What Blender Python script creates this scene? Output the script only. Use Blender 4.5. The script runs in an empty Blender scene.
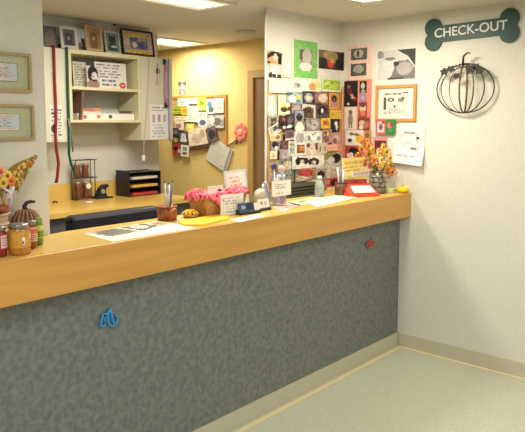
import bpy, bmesh, math, random
from mathutils import Vector, Matrix, Euler
C = bpy.context.scene
R = math.radians
EYE = 1.65
F = 633.0
YAW = R(41.6)
PITCH = math.atan(66/633)
# ------------------------------------------------------------------ camera
cam = bpy.data.cameras.new('camera'); co = bpy.data.objects.new('camera', cam); C.collection.objects.link(co)
co.location = (0, 0, EYE); co.rotation_euler = (math.pi/2-PITCH, 0, YAW-math.pi/2)
cam.sensor_width = 36; cam.lens = 36*F/525; cam.shift_y = -27/525; cam.clip_start = .05
C.camera = co
_M = Euler(co.rotation_euler).to_matrix()
def ray(u, v):
    return _M @ Vector(((u-262.5)/F, (189-v)/F, -1))
def at(u, v, ax, val):
    """point of the plane ax=val that stands at this place of the photograph"""
    d = ray(u, v); i = 'xyz'.index(ax); o = (0, 0, EYE)[i]
    t = (val-o)/d[i]
    return Vector((d.x*t, d.y*t, EYE+d.z*t))
# ------------------------------------------------------------------ colours and materials
def lin(c):
    if isinstance(c, str):
        c = [int(c[i:i+2], 16) for i in (0, 2, 4)]
    return tuple(((x/255)/12.92 if x/255 <= .04045 else ((x/255+.055)/1.055)**2.4) for x in c)
_mats = {}
def mat(name, c, rough=.6, metal=0, c2=None, scale=20, kind='noise', bump=0, alpha=None, detail=4, stretch=None, lo=.35, hi=.65, spec=.4, trans=0, emit=0):
    if name in _mats: return _mats[name]
    m = bpy.data.materials.new(name); m.use_nodes = True; nt = m.node_tree; b = nt.nodes['Principled BSDF']
    b.inputs['Base Color'].default_value = (*lin(c), 1); b.inputs['Roughness'].default_value = rough
    b.inputs['Metallic'].default_value = metal; b.inputs['Specular IOR Level'].default_value = spec
    if trans: b.inputs['Transmission Weight'].default_value = trans
    if alpha is not None: b.inputs['Alpha'].default_value = alpha
    if emit: b.inputs['Emission Color'].default_value = (*lin(c), 1); b.inputs['Emission Strength'].default_value = emit
    if c2 is not None or bump:
        tc = nt.nodes.new('ShaderNodeTexCoord'); mp = nt.nodes.new('ShaderNodeMapping')
        nt.links.new(tc.outputs['Object'], mp.inputs[0])
        if stretch: mp.inputs['Scale'].default_value = stretch
        if kind == 'noise':
            t = nt.nodes.new('ShaderNodeTexNoise'); t.inputs['Scale'].default_value = scale; t.inputs['Detail'].default_value = detail; out = t.outputs['Fac']
        elif kind == 'voronoi':
            t = nt.nodes.new('ShaderNodeTexVoronoi'); t.inputs['Scale'].default_value = scale; out = t.outputs['Distance']
        else:
            t = nt.nodes.new('ShaderNodeTexWave'); t.inputs['Scale'].default_value = scale; t.inputs['Distortion'].default_value = 1.5; t.inputs['Detail'].default_value = 2; out = t.outputs['Fac']
        nt.links.new(mp.outputs[0], t.inputs['Vector'])
        if c2 is not None:
            r = nt.nodes.new('ShaderNodeValToRGB'); r.color_ramp.elements[0].position = lo; r.color_ramp.elements[1].position = hi
            r.color_ramp.elements[0].color = (*lin(c), 1); r.color_ramp.elements[1].color = (*lin(c2), 1)
            nt.links.new(out, r.inputs[0]); nt.links.new(r.outputs[0], b.inputs['Base Color'])
        if bump:
            bp = nt.nodes.new('ShaderNodeBump'); bp.inputs['Strength'].default_value = bump; bp.inputs['Distance'].default_value = .01
            nt.links.new(out, bp.inputs['Height']); nt.links.new(bp.outputs[0], b.inputs['Normal'])
    _mats[name] = m; return m
def m_print(rough=.55):
    n = 'printed_paper' if rough > .4 else 'glossy_print'
    if n in _mats: return _mats[n]
    m = bpy.data.materials.new(n); m.use_nodes = True; b = m.node_tree.nodes['Principled BSDF']
    a = m.node_tree.nodes.new('ShaderNodeAttribute'); a.attribute_name = 'ink'
    m.node_tree.links.new(a.outputs['Color'], b.inputs['Base Color']); b.inputs['Roughness'].default_value = rough
    b.inputs['Specular IOR Level'].default_value = .3
    _mats[n] = m; return m
# ------------------------------------------------------------------ mesh builder
class MB:
    def __init__(s): s.bm = bmesh.new(); s.mats = []
    def mi(s, m):
        if m not in s.mats: s.mats.append(m)
        return s.mats.index(m)
    def face(s, pts, m, smooth=False):
        f = s.bm.faces.new([s.bm.verts.new(p) for p in pts]); f.material_index = s.mi(m); f.smooth = smooth; return f
    def box(s, a, b, m, rz=0, bev=0, mtx=None):
        r = bmesh.ops.create_cube(s.bm, size=1)
        c = (Vector(a)+Vector(b))/2; d = Vector(b)-Vector(a)
        for v in r['verts']:
            v.co = Vector((v.co.x*d.x, v.co.y*d.y, v.co.z*d.z))
        fs = set(f for v in r['verts'] for f in v.link_faces)
        for f in fs: f.material_index = s.mi(m)
        vs = list(r['verts'])
        if bev:
            es = list(set(e for v in vs for e in v.link_edges))
            q = bmesh.ops.bevel(s.bm, geom=es, offset=bev, segments=2, affect='EDGES', profile=.5)
            vs = list(set(q['verts']) | set(v for v in vs if v.is_valid))
            k = s.mi(m)
            for f in q['faces']: f.material_index = k
        T = Matrix.Rotation(rz, 4, 'Z')
        for v in vs:
            if v.is_valid:
                v.co = (T @ v.co)+c
                if mtx: v.co = mtx @ v.co
        return s
    def rings(s, rs, m, caps=(True, True), closed=True, smooth=True, loop=False):
        """skin a list of vertex rings"""
        k = s.mi(m); V = [[s.bm.verts.new(p) for p in r] for r in rs]; n = len(V[0])
        L = len(V)
        for i in range(L if loop else L-1):
            A = V[i]; B = V[(i+1) % L]
            for j in range(n if closed else n-1):
                f = s.bm.faces.new((A[j], A[(j+1) % n], B[(j+1) % n], B[j])); f.material_index = k; f.smooth = smooth
        if closed and not loop:
            if caps[0]: f = s.bm.faces.new(V[0][::-1]); f.material_index = k
            if caps[1]: f = s.bm.faces.new(V[-1]); f.material_index = k
        return s
    def lathe(s, prof, m, c=(0, 0, 0), seg=24, caps=(True, True), rib=0, nrib=0, mtx=None):
        rs = []
        for r, z in prof:
            ring = []
            for i in range(seg):
                a = 2*math.pi*i/seg; rr = r*(1+rib*abs(math.sin(a*nrib/2))) if rib else r
                p = Vector((c[0]+rr*math.cos(a), c[1]+rr*math.sin(a), c[2]+z))
                ring.append(mtx @ p if mtx else p)
            rs.append(ring)
        return s.rings(rs, m, caps)
    def tube(s, pts, r, m, seg=8, loop=False, flat=1.0):
        pts = [Vector(p) for p in pts]; rs = []; n = len(pts); prev = None
        for i, p in enumerate(pts):
            if loop: d = pts[(i+1) % n]-pts[i-1]
            else: d = pts[min(i+1, n-1)]-pts[max(i-1, 0)]
            d.normalize()
            if prev is None:
                up = Vector((0, 0, 1)) if abs(d.z) < .9 else Vector((1, 0, 0))
                x = d.cross(up).normalized()
            else:
                x = (prev-d*prev.dot(d)).normalized()
            prev = x; y = d.cross(x)
            rr = r[i] if isinstance(r, (list, tuple)) else r
            rs.append([p+x*rr*math.cos(2*math.pi*k/seg)+y*rr*flat*math.sin(2*math.pi*k/seg) for k in range(seg)])
        return s.rings(rs, m, loop=loop)
    def ell(s, c, rad, m, seg=14, mtx=None):
        r = bmesh.ops.create_uvsphere(s.bm, u_segments=seg, v_segments=max(6, seg*2//3), radius=1)
        k = s.mi(m)
        for v in r['verts']:
            p = Vector((v.co.x*rad[0], v.co.y*rad[1], v.co.z*rad[2]))
            if mtx: p = mtx @ p
            v.co = p+Vector(c)
        for f in set(f for v in r['verts'] for f in v.link_faces): f.material_index = k; f.smooth = True
        return s
    def prism(s, outline, y0, y1, m, holes=None):
        """outline in local x,z pulled along y"""
        k = s.mi(m); A = [s.bm.verts.new((x, y0, z)) for x, z in outline]; B = [s.bm.verts.new((x, y1, z)) for x, z in outline]
        n = len(A)
        for i in range(n):
            f = s.bm.faces.new((A[i], A[(i+1) % n], B[(i+1) % n], B[i])); f.material_index = k
        f = s.bm.faces.new(A[::-1]); f.material_index = k; f = s.bm.faces.new(B); f.material_index = k
        return s
    def build(s, name, parent=None, loc=None, rot=None, normals=True):
        if normals: bmesh.ops.recalc_face_normals(s.bm, faces=s.bm.faces)
        me = bpy.data.meshes.new(name); s.bm.to_mesh(me); s.bm.free()
        for m in s.mats: me.materials.append(m)
        o = bpy.data.objects.new(name, me); C.collection.objects.link(o)
        if parent: o.parent = parent
        if loc is not None: o.location = loc
        if rot is not None: o.rotation_euler = rot
        return o
def tag(o, label, cat, group=None):
    o['label'] = label; o['category'] = cat
    if group: o['group'] = group
    return o
def thing(name, label, cat, loc=(0, 0, 0), rz=0, group=None, rot=None):
    o = bpy.data.objects.new(name, None); C.collection.objects.link(o); o.empty_display_size = .05
    o.location = loc; o.rotation_euler = rot if rot else (0, 0, rz)
    return tag(o, label, cat, group)
def struct(name, mb):
    o = mb.build(name); o['kind'] = 'structure'; return o
# ------------------------------------------------------------------ printed sheets
W = (236, 232, 220); INK = (70, 66, 66)
def paint(ops, base, x, y, px):
    """colour of a print at x,y in 0..1 (y down)"""
    c = base
    for op in ops:
        k = op[0]
        if k == 'e':
            _, cx, cy, rx, ry, col = op
            if ((x-cx)/rx)**2+((y-cy)/ry)**2 <= 1: c = col
        elif k == 'r':
            _, x0, y0, x1, y1, col = op
            if x0 <= x <= x1 and y0 <= y <= y1: c = col
        elif k == 't':
            _, x0, y0, x1, y1, rows, col, seed = op
            if x0 <= x <= x1 and y0 <= y <= y1:
                q = (y-y0)/(y1-y0)*rows; row = int(q)
                if .25 < q-row < .75:
                    rnd = random.Random(seed*97+row); end = x0+(x1-x0)*rnd.uniform(.7, 1)
                    w = int((x-x0)/(x1-x0)*22)
                    if x < end and random.Random(seed*31+row*57+w).random() > .22: c = col
        elif k == 'n':
            _, sc, amt, seed = op
            rnd = random.Random(int(x*sc)*7919+int(y*sc)*104729+seed)
            a = (rnd.random()-.5)*2*amt; c = tuple(max(0, min(255, v+a)) for v in c)
        elif k == 'g':   # polygon
            pts, col = op[1], op[2]; ins = False; j = len(pts)-1
            for i in range(len(pts)):
                xi, yi = pts[i]; xj, yj = pts[j]
                if (yi > y) != (yj > y) and x < (xj-xi)*(y-yi)/(yj-yi)+xi: ins = not ins
                j = i
            if ins: c = col
    return c
def pet(cx, cy, s, fur, ear=None, face=None, ears='up', eye=(20, 18, 18), nose=(25, 20, 20)):
    ear = ear or fur; face = face or fur; o = []
    o.append(('e', cx, cy+s*1.5, s*1.15, s*1.25, fur))
    if ears == 'up':
        o += [('g', [(cx-s*.95, cy-s*1.15), (cx-s*.15, cy-s*.6), (cx-s*.85, cy-s*.1)], ear), ('g', [(cx+s*.95, cy-s*1.15), (cx+s*.15, cy-s*.6), (cx+s*.85, cy-s*.1)], ear)]
    o += [('e', cx, cy, s*.85, s*.85, fur)]
    if ears == 'down': o += [('e', cx-s*.85, cy+s*.1, s*.28, s*.7, ear), ('e', cx+s*.85, cy+s*.1, s*.28, s*.7, ear)]
    o += [('e', cx, cy+s*.35, s*.4, s*.42, face), ('e', cx-s*.33, cy-s*.15, s*.13, s*.13, eye), ('e', cx+s*.33, cy-s*.15, s*.13, s*.13, eye), ('e', cx, cy+s*.28, s*.16, s*.12, nose)]
    return o
def ink_grid(name, w, h, th, base, ops, parent=None, nx=None, loc=None, rot=None, edge=None, rough=.55, bend=None):
    """a sheet, w wide along x, h tall along z, front at y=-th, back at y=0"""
    px = max(nx or int(w*260), 6); ny = max(6, int(px*h/w))
    if px*ny > 5200: f = math.sqrt(5200/(px*ny)); px = int(px*f); ny = int(ny*f)
    bm = bmesh.new(); lay = bm.loops.layers.float_color.new('ink'); P = m_print(rough)
    def pos(i, j, y):
        x = -w/2+w*i/px; z = h/2-h*j/ny
        return bend(x, y, z) if bend else (x, y, z)
    V = [[bm.verts.new(pos(i, j, -th)) for i in range(px+1)] for j in range(ny+1)]
    B = [[bm.verts.new(pos(i, j, 0)) for i in range(px+1)] for j in range(ny+1)] if bend else None
    ed = lin(edge or base)
    for j in range(ny):
        for i in range(px):
            f = bm.faces.new((V[j][i], V[j+1][i], V[j+1][i+1], V[j][i+1]))
            c = lin(paint(ops, base, (i+.5)/px, (j+.5)/ny, px))
            for l in f.loops: l[lay] = (*c, 1)
            if B:
                f = bm.faces.new((B[j][i], B[j][i+1], B[j+1][i+1], B[j+1][i]))
                for l in f.loops: l[lay] = (*ed, 1)
    if not B:
        bk = [bm.verts.new(p) for p in ((-w/2, 0, h/2), (w/2, 0, h/2), (w/2, 0, -h/2), (-w/2, 0, -h/2))]
        top = V[0]; bot = V[ny]; lf = [V[j][0] for j in range(ny+1)]; rt = [V[j][px] for j in range(ny+1)]
        sides = [bm.faces.new([bk[0]]+list(top)+[bk[1]]), bm.faces.new([bk[1]]+rt+[bk[2]]),
                 bm.faces.new([bk[2]]+list(bot)[::-1]+[bk[3]]), bm.faces.new([bk[3]]+lf[::-1]+[bk[0]]), bm.faces.new(bk[::-1])]
        for f in sides:
            for l in f.loops: l[lay] = (*ed, 1)
        bmesh.ops.recalc_face_normals(bm, faces=bm.faces)
    me = bpy.data.meshes.new(name); bm.to_mesh(me); bm.free(); me.materials.append(P)
    o = bpy.data.objects.new(name, me); C.collection.objects.link(o)
    if parent: o.parent = parent
    if loc is not None: o.location = loc
    if rot is not None: o.rotation_euler = rot
    return o
_layers = {}
def wrect(plane, u0, v0, u1, v1):
    """centre, width, height on a wall: plane = ('y', val) faces -Y, ('x', val) faces -X"""
    ax, val = plane; um, vm = (u0+u1)/2, (v0+v1)/2
    l, r, t, b, c = at(u0, vm, ax, val), at(u1, vm, ax, val), at(um, v0, ax, val), at(um, v1, ax, val), at(um, vm, ax, val)
    return Vector(((l.x+r.x)/2, (l.y+r.y)/2, (t.z+b.z)/2)), (r-l).length, t.z-b.z
def wrot(plane, tilt=0):
    return (0, R(tilt), 0 if plane[0] == 'y' else -math.pi/2)
def wout(plane, d):
    return Vector((0, -d, 0)) if plane[0] == 'y' else Vector((-d, 0, 0))
def layer(plane, box):
    L = _layers.setdefault(plane, []); k = 0
    for b, kk in L:
        if box[0] < b[2]+1 and box[2] > b[0]-1 and box[1] < b[3]+1 and box[3] > b[1]-1: k = max(k, kk+1)
    L.append((box, k)); return k
def sheet(plane, box, label, base=W, ops=(), tilt=0, cat='photo', name='photo', group=None, off=.0, rough=.55, th=.0012, lay=True, edge=None):
    c, w, h = wrect(plane, *box)
    k = layer(plane, box) if lay else 0
    d = off+.0004+k*.0019
    o = ink_grid(name, w, h, th, base, list(ops), loc=c+wout(plane, d), rot=wrot(plane, tilt), rough=rough, edge=edge, nx=int((box[2]-box[0])*1.7))
    return tag(o, label, cat, group)

# ================================================================== the room
CEIL = 2.42
ZF = -.036      # floor level
XS = 4.20       # sign wall
YS = 2.90       # pinboard wall stub
YL = 2.66       # left wall
XT = 4.50       # far ochre wall
YB = 4.50       # wall behind the cabinets
ZC = 1.137      # counter top
cream = mat('cream_wall_paint', (221, 218, 204), .8, c2=(216, 213, 198), scale=40, bump=.03)
grey = mat('pale_grey_wall_paint', (206, 204, 192), .8, c2=(200, 198, 186), scale=40, bump=.03)
ochre = mat('ochre_wall_paint', (234, 202, 124), .8, c2=(228, 195, 116), scale=40, bump=.03)
ceilm = mat('ceiling_paint', (212, 207, 192), .9, c2=(205, 200, 184), scale=60, bump=.05)
ceilb = mat('grey_ceiling_tile', (216, 213, 204), .9, c2=(208, 205, 196), scale=60, bump=.05)
floorm = mat('speckled_floor_tile', (196, 196, 172), .35, c2=(178, 180, 158), scale=90, detail=6)
m = MB(); m.box((-3, -3, ZF-.1), (7.5, 8, ZF), floorm); struct('floor', m)
m = MB(); m.box((-3, -3, CEIL), (7.5, 2.78, CEIL+.1), ceilm); struct('ceiling', m)
m = MB(); m.box((-3, 2.78, CEIL+.012), (7.5, 8, CEIL+.1), ceilb); struct('ceiling_back', m)
# left wall (frames hang on it)
XLE = at(46, 120, 'y', YL).x
def plan_wall(pts, m, z0=ZF, z1=CEIL+.02):
    b = MB(); b.rings([[(x, y, z0) for x, y in pts], [(x, y, z1) for x, y in pts]], m, smooth=False); return b
struct('wall_left', plan_wall([(-3, YL), (XLE, YL), (XLE+.045, YL+.12), (-3, YL+.12)], cream))
XE = at(266.5, 100, 'y', YS).x
struct('wall_stub', plan_wall([(XE, YS), (XS, YS), (XS, YS+.14), (XE+.14, YS+.14)], cream))
struct('wall_right', plan_wall([(XS, -3), (XS+.12, -3), (XS+.12, YS+.14), (XS, YS+.14)], cream))
struct('wall_ochre', plan_wall([(XT, YS+.14), (XT+.12, YS+.14), (XT+.12, 7.2), (XT, 7.2)], ochre))
struct('wall_connecting', plan_wall([(XS+.12, YS), (XT+.12, YS), (XT+.12, YS+.14), (XS+.12, YS+.14)], ochre))
XBE = at(159, 150, 'y', YB).x
struct('wall_back', plan_wall([(-.5, YB), (XBE, YB), (XBE+.05, YB+.12), (-.5, YB+.12)], grey))
struct('wall_far', plan_wall([(-.5, 7.2), (XT+.12, 7.2), (XT+.12, 7.3), (-.5, 7.3)], ochre))
struct('wall_west', plan_wall([(-.6, YL+.12), (-.5, YL+.12), (-.5, 7.3), (-.6, 7.3)], grey))
# soffit above the cabinets
xs1 = at(150, 36, 'z', CEIL).x
m = MB(); m.box((-.5, 4.32, 2.235), (3.44, YB, CEIL+.012), grey); struct('soffit', m)
# baseboards
bb = mat('taupe_vinyl_baseboard', (196, 191, 166), .5)
line = mat('cream_floor_strip', (222, 208, 160), .5)
m = MB(); m.box((XS-.008, -3, ZF), (XS, 2.335, ZF+.098), bb); m.box((XS-.014, -3, ZF), (XS-.008, 2.325, ZF+.012), bb); struct('baseboard_right', m)
m = MB(); m.box((XS-.048, -3, ZF), (XS-.018, 2.285, ZF+.003), line); m.box((-.5, 2.285, ZF), (XS-.018, 2.315, ZF+.003), line); struct('trim_floor', m)
m = MB(); m.box((XE+.15, YS+.14-.0, ZF), (XE+.2, YS+.15, ZF+.1), bb); struct('baseboard_stub', m)
# far door in the ochre wall
PT = ('x', XT)
c0, w0, h0 = wrect(PT, 249, 70, 274, 190)
ytop = c0.z+h0/2; yl = at(249.5, 120, 'x', XT).y; yr = yl-.95
fr = mat('door_frame_brown', (196, 156, 92), .5); dr = mat('brown_door_wood', (150, 118, 78), .5, c2=(138, 106, 68), scale=8, stretch=(1, 1, .12))
d = bpy.data.objects.new('door_1', None); C.collection.objects.link(d); d['kind'] = 'structure'; d.location = (XT, (yl+yr)/2, ZF); ytop -= ZF
hw = (yl-yr)/2
m = MB()
m.box((-.03, hw-.07, 0), (0, hw, ytop), fr); m.box((-.03, -hw, 0), (0, -hw+.07, ytop), fr); m.box((-.03, -hw+.07, ytop-.07), (0, hw-.07, ytop), fr)
m.build('door_frame', d)
m = MB(); m.box((-.012, -hw+.07, .01), (0, hw-.07, ytop-.07), dr); m.build('door_panel', d)
m = MB(); m.tube([(-.012, hw-.14, 1.0), (-.06, hw-.14, 1.0), (-.06, hw-.24, 1.0)], .01, mat('brushed_metal', (180, 178, 170), .3, 1)); m.build('door_handle', d)

# ================================================================== check-out counter
YF = 2.26
top_m = mat('speckled_ochre_laminate', (222, 186, 100), .25, c2=(206, 168, 80), scale=160, detail=5, spec=.5)
fas_m = mat('honey_wood_edge', (216, 164, 84), .38, c2=(204, 150, 72), scale=14, stretch=(.12, 1, 1.6), detail=5)
pan_m = mat('blue_grey_laminate', (104, 109, 103), .5, c2=(130, 133, 125), scale=38, detail=10, lo=.34, hi=.66)
cab_m = mat('dark_grey_laminate', (84, 84, 86), .5)
ct = thing('checkout_counter', 'long check-out counter with honey wood top and mottled grey front panel', 'counter', (2.2, 2.45, 0))
def rel(o, b): return b
ox, oy = 2.2, 2.45
m = MB(); m.rings([[(x-ox, y-oy, z) for x, y in ((-.4, YF+.02), (XS, YF+.02), (XS, YS), (XE+.12, YS), (XE-.05, YL+.02), (XLE+.1, YL+.02), (XLE, YL), (-.4, YL))] for z in (ZC-.03, ZC)], top_m, smooth=False)
m.build('countertop', ct)
m = MB(); m.box((-.4-ox, YF-oy, .961), (XS-ox, YF+.02-oy, ZC), fas_m, bev=.003); m.build('fascia', ct)
m = MB(); m.box((-.4-ox, YF+.09-oy, ZF), (XS-ox, YF+.115-oy, ZC-.03), pan_m); m.build('front_panel', ct)
m = MB(); m.box((-.4-ox, YF+.02-oy, .961), (XS-ox, YF+.09-oy, .98), fas_m); m.build('soffit_strip', ct)
m = MB(); m.box((-.4-ox, YF+.078-oy, ZF), (XS-.015-ox, YF+.09-oy, ZF+.098), bb); m.build('base_trim', ct)
m = MB(); m.box((XLE+.1-ox, YL-.01-oy, ZF), (XE-.08-ox, YL+.01-oy, ZC-.03), cab_m); m.build('back_panel', ct)
# little hooks on the front panel
def hook(u, v, col, label, shape):
    p = at(u, v, 'y', YF+.09)
    t = thing('leash_hook', label, 'hook', p)
    h = mat(label[:12].replace(' ', '_'), col, .35)
    m = MB(); m.ell((0, -.004, 0), (.022, .004, .02), h); m.build('base_plate', t)
    m = MB()
    for s in shape: m.tube([(x, -.012, z) for x, z in s], .0055, h)
    m.build('wire_loops', t)
S1 = [[(-.045, -.02), (-.035, .0), (-.028, .028), (-.012, .022), (0, .03), (.012, .045)],
      [(.012, .045), (-.008, .01), (.002, -.025), (.02, -.045), (.03, -.03), (.018, 0), (.012, .045)],
      [(.02, -.045), (.045, -.025), (.05, -.005), (.035, .01)], [(-.045, -.02), (-.03, -.03), (-.015, -.02)]]
S2 = [[(-.05, -.01), (-.03, .02), (0, .026), (.035, .022), (.045, 0), (.03, -.022), (-.005, -.02), (-.05, -.01)],
      [(-.01, .024), (.005, 0), (-.005, -.02)], [(-.03, .01), (-.01, -.004), (.03, .01)]]
hook(107, 318, (62, 150, 205), 'small blue metal hook on the grey front panel', S1)
hook(369, 244, (190, 92, 84), 'small red metal hook high on the grey front panel', S2)

# ================================================================== ceiling fixtures
diff = mat('lit_diffuser', (255, 250, 228), .5, emit=1.7)
metal_w = mat('white_painted_metal', (214, 210, 196), .5)
def troffer(x0, x1, y0, y1, z, label, cells=(2, 6)):
    t = thing('ceiling_light', label, 'ceiling light', ((x0+x1)/2, (y0+y1)/2, z), 0, 'fluorescent ceiling panels')
    a, b = (x1-x0)/2, (y1-y0)/2
    m = MB()
    for q in (((-a, -b, -.012), (a, -b+.03, 0)), ((-a, b-.03, -.012), (a, b, 0)), ((-a, -b+.03, -.012), (-a+.03, b-.03, 0)), ((a-.03, -b+.03, -.012), (a, b-.03, 0))): m.box(*q, metal_w)
    m.build('frame', t)
    m = MB(); m.box((-a+.03, -b+.03, -.004), (a-.03, b-.03, -.001), diff); m.build('diffuser', t)
    m = MB(); nx, ny = cells
    for i in range(1, nx): x = -a+2*a*i/nx; m.box((x-.006, -b+.03, -.011), (x+.006, b-.03, -.0045), metal_w)
    for j in range(1, ny): y = -b+2*b*j/ny; m.box((-a+.03, y-.003, -.011), (a-.03, y+.003, -.0045), metal_w)
    m.build('louver', t)
    return t
def lamp(x, y, z, sx, sy, e, col=(1, .96, .89)):
    l = bpy.data.lights.new('area_lamp', 'AREA'); l.shape = 'RECTANGLE'; l.size = sx; l.size_y = sy; l.energy = e; l.color = col
    o = bpy.data.objects.new('area_lamp', l); C.collection.objects.link(o); o.location = (x, y, z); return o
troffer(1.85, 3.07, 2.95, 3.31, CEIL+.012, 'larger lit ceiling panel, cut by the top edge of the picture')
troffer(3.78, 4.38, 4.60, 5.03, CEIL+.012, 'smaller lit ceiling panel just right of the black-framed certificate', (2, 3))
lamp(2.46, 3.13, CEIL-.02, 1.1, .32, 38)
lamp(4.08, 4.8, CEIL-.02, .5, .4, 24)
# round downlight over the counter
chrome = mat('chrome', (220, 216, 205), .15, 1)
dc = at(369, -3, 'z', CEIL)
t = thing('downlight', 'round recessed ceiling lamp above the counter, cut by the top edge', 'ceiling light', dc)
m = MB(); n = 32
m.rings([[(r*math.cos(2*math.pi*i/n), r*math.sin(2*math.pi*i/n), z) for i in range(n)] for r, z in ((.175, 0), (.175, -.012), (.115, -.012), (.115, -.002))], metal_w, caps=(False, False)); m.build('trim_ring', t)
m = MB(); m.lathe([(.115, -.006), (.115, -.003)], diff, seg=32); m.build('diffuser', t)
m = MB()
for k in (-1, 0, 1): m.box((k*.07-.004, -.13, -.014), (k*.07+.004, .13, -.0065), chrome)
m.build('louver', t)
lamp(dc.x, dc.y, CEIL-.03, .28, .28, 21, (1, .93, .78))
# unseen lamps added to brighten the waiting area, above and behind the camera
for k, (x, y) in enumerate(((.2, 1.1), (2.6, .3), (2.2, -1.6), (-.8, -.6))):
    lamp(x, y, CEIL-.02, 1.1, .5, 25, (1, .985, .97))
w = bpy.data.worlds.new('world'); C.world = w; w.use_nodes = True
w.node_tree.nodes['Background'].inputs[0].default_value = (1, .98, .95, 1); w.node_tree.nodes['Background'].inputs[1].default_value = .38
# ceiling detectors
p = at(245.5, 31, 'z', CEIL+.012)
t = thing('smoke_detector', 'round pale detector on the ceiling before the ochre wall', 'smoke detector', p)
m = MB(); m.lathe([(.085, 0), (.085, -.012), (.07, -.03), (.03, -.034)], metal_w); m.build('housing', t)
p = at(113, 25, 'y', 4.32)
t = thing('sprinkler', 'tiny white wall sprinkler above the pet portraits', 'sprinkler', p)
m = MB(); m.lathe([(.022, 0), (.022, .006), (.016, .012)], metal_w, mtx=Matrix.Rotation(math.pi/2, 4, 'X')); m.build('escutcheon', t)
m = MB(); m.lathe([(.009, .0121), (.008, .03)], mat('black_plastic', (34, 33, 36), .4), mtx=Matrix.Rotation(math.pi/2, 4, 'X')); m.build('nozzle', t)
C.view_settings.view_transform = 'Standard'; C.view_settings.look = 'None'; C.view_settings.gamma = 1; C.view_settings.exposure = 0.02
blk = mat('black_plastic', (34, 33, 36), .4)
# ================================================================== wall frames on the left
goldf = mat('tan_frame_wood', (176, 152, 104), .4)
def framed(plane, box, fw, fmat, label, matc, ops, inner=None, depth=.018, name='framed_picture', cat='framed picture', tilt=0, group=None, art='print'):
    c, w, h = wrect(plane, *box)
    t = thing(name, label, cat, c+wout(plane, .001), rot=wrot(plane, tilt), group=group)
    m = MB(); a, b = w/2, h/2
    for q in (((-a, -depth, -b), (a, 0, -b+fw)), ((-a, -depth, b-fw), (a, 0, b)), ((-a, -depth, -b+fw), (-a+fw, 0, b-fw)), ((a-fw, -depth, -b+fw), (a, 0, b-fw))): m.box(*q, fmat)
    m.build('frame', t)
    ink_grid(art, w-2*fw, h-2*fw, .004, matc, ops, parent=t, nx=int((box[2]-box[0])*1.8), loc=(0, -.003, 0))
    return t
PL = ('y', YL)
SAGE = (186, 188, 152)
def sage_ops(s):
    return [('r', .17, .22, .83, .78, (150, 160, 125)), ('r', .19, .245, .81, .755, (226, 214, 204)), ('n', 30, 6, s), ('r', .60, .26, .81, .74, (196, 208, 214)),
            ('t', .22, .28, .78, .72, 9, (208, 172, 164), s), ('t', .3, .36, .7, .66, 5, (150, 176, 190), s+3)]
framed(PL, (-37, 51.5, 29.5, 91.5), .012, goldf, 'upper of the two sage-matted framed prints on the left wall', SAGE, sage_ops(1))
framed(PL, (-37, 104, 32.5, 140.5), .012, goldf, 'lower of the two sage-matted framed prints on the left wall', SAGE, sage_ops(2))

# ================================================================== cabinets on the back wall
YC = 4.20
cabc = mat('pale_cream_laminate', (204, 200, 172), .5)
cab2 = mat('cream_shelf_edge', (212, 202, 160), .5)
zt = at(105, 52.3, 'y', YC).z; zb = at(100, 141.5, 'y', YC).z
X0 = at(30, 90, 'y', YC).x; X1 = at(69.5, 90, 'y', YC).x; X2 = at(140.5, 90, 'y', YC).x; X3 = at(172.5, 90, 'y', YC).x
def cabinet(x0, x1, label, doors):
    t = thing('wall_cabinet', label, 'cabinet', ((x0+x1)/2, YB, zb)); a = (x1-x0)/2; h = zt-zb
    m = MB(); m.box((-a, YC+.02-YB, 0), (a, -.001, h), cabc); m.build('body', t)
    for k in range(doors):
        xa = -a+2*a*k/doors+.002; xb = -a+2*a*(k+1)/doors-.002
        m = MB(); m.box((xa, YC-YB, .002), (xb, YC+.019-YB, h-.002), cabc, bev=.002); m.build('door', t)
    return t
cabinet(X0, X1-.001, 'cream wall cabinet left of the open shelves, with a red lanyard', 1)
cabinet(X2+.001, X3, 'cream wall cabinet right of the open shelves, with a calendar on its door', 1)
zs = at(105, 122.5, 'y', YC).z
t = thing('open_shelf_unit', 'cream open shelf unit between the two closed wall cabinets', 'shelf', ((X1+X2)/2, YB, zs)); a = (X2-X1)/2; h = zt-zs
m = MB(); m.box((-a, YC-YB, -.0), (-a+.022, -.001, h), cab2); m.build('side_panel', t)
m = MB(); m.box((a-.022, YC-YB, -.0), (a, -.001, h), cab2); m.build('side_panel', t)
m = MB(); m.box((-a+.022, -.012, 0), (a-.022, -.001, h), grey); m.build('back_panel', t)
m = MB(); m.box((-a+.022, YC-YB, h-.03), (a-.022, -.012, h), cab2); m.build('top_panel', t)
zm = at(105, 88, 'y', YC).z-zs
m = MB(); m.box((-a+.022, YC-YB, zm-.02), (a-.022, -.012, zm), cab2); m.build('shelf', t)
m = MB(); m.box((-a+.022, YC-YB, 0), (a-.022, -.012, .02), cab2); m.build('shelf', t)
ZSH1, ZSH0 = zs+zm, zs+.02
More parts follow.
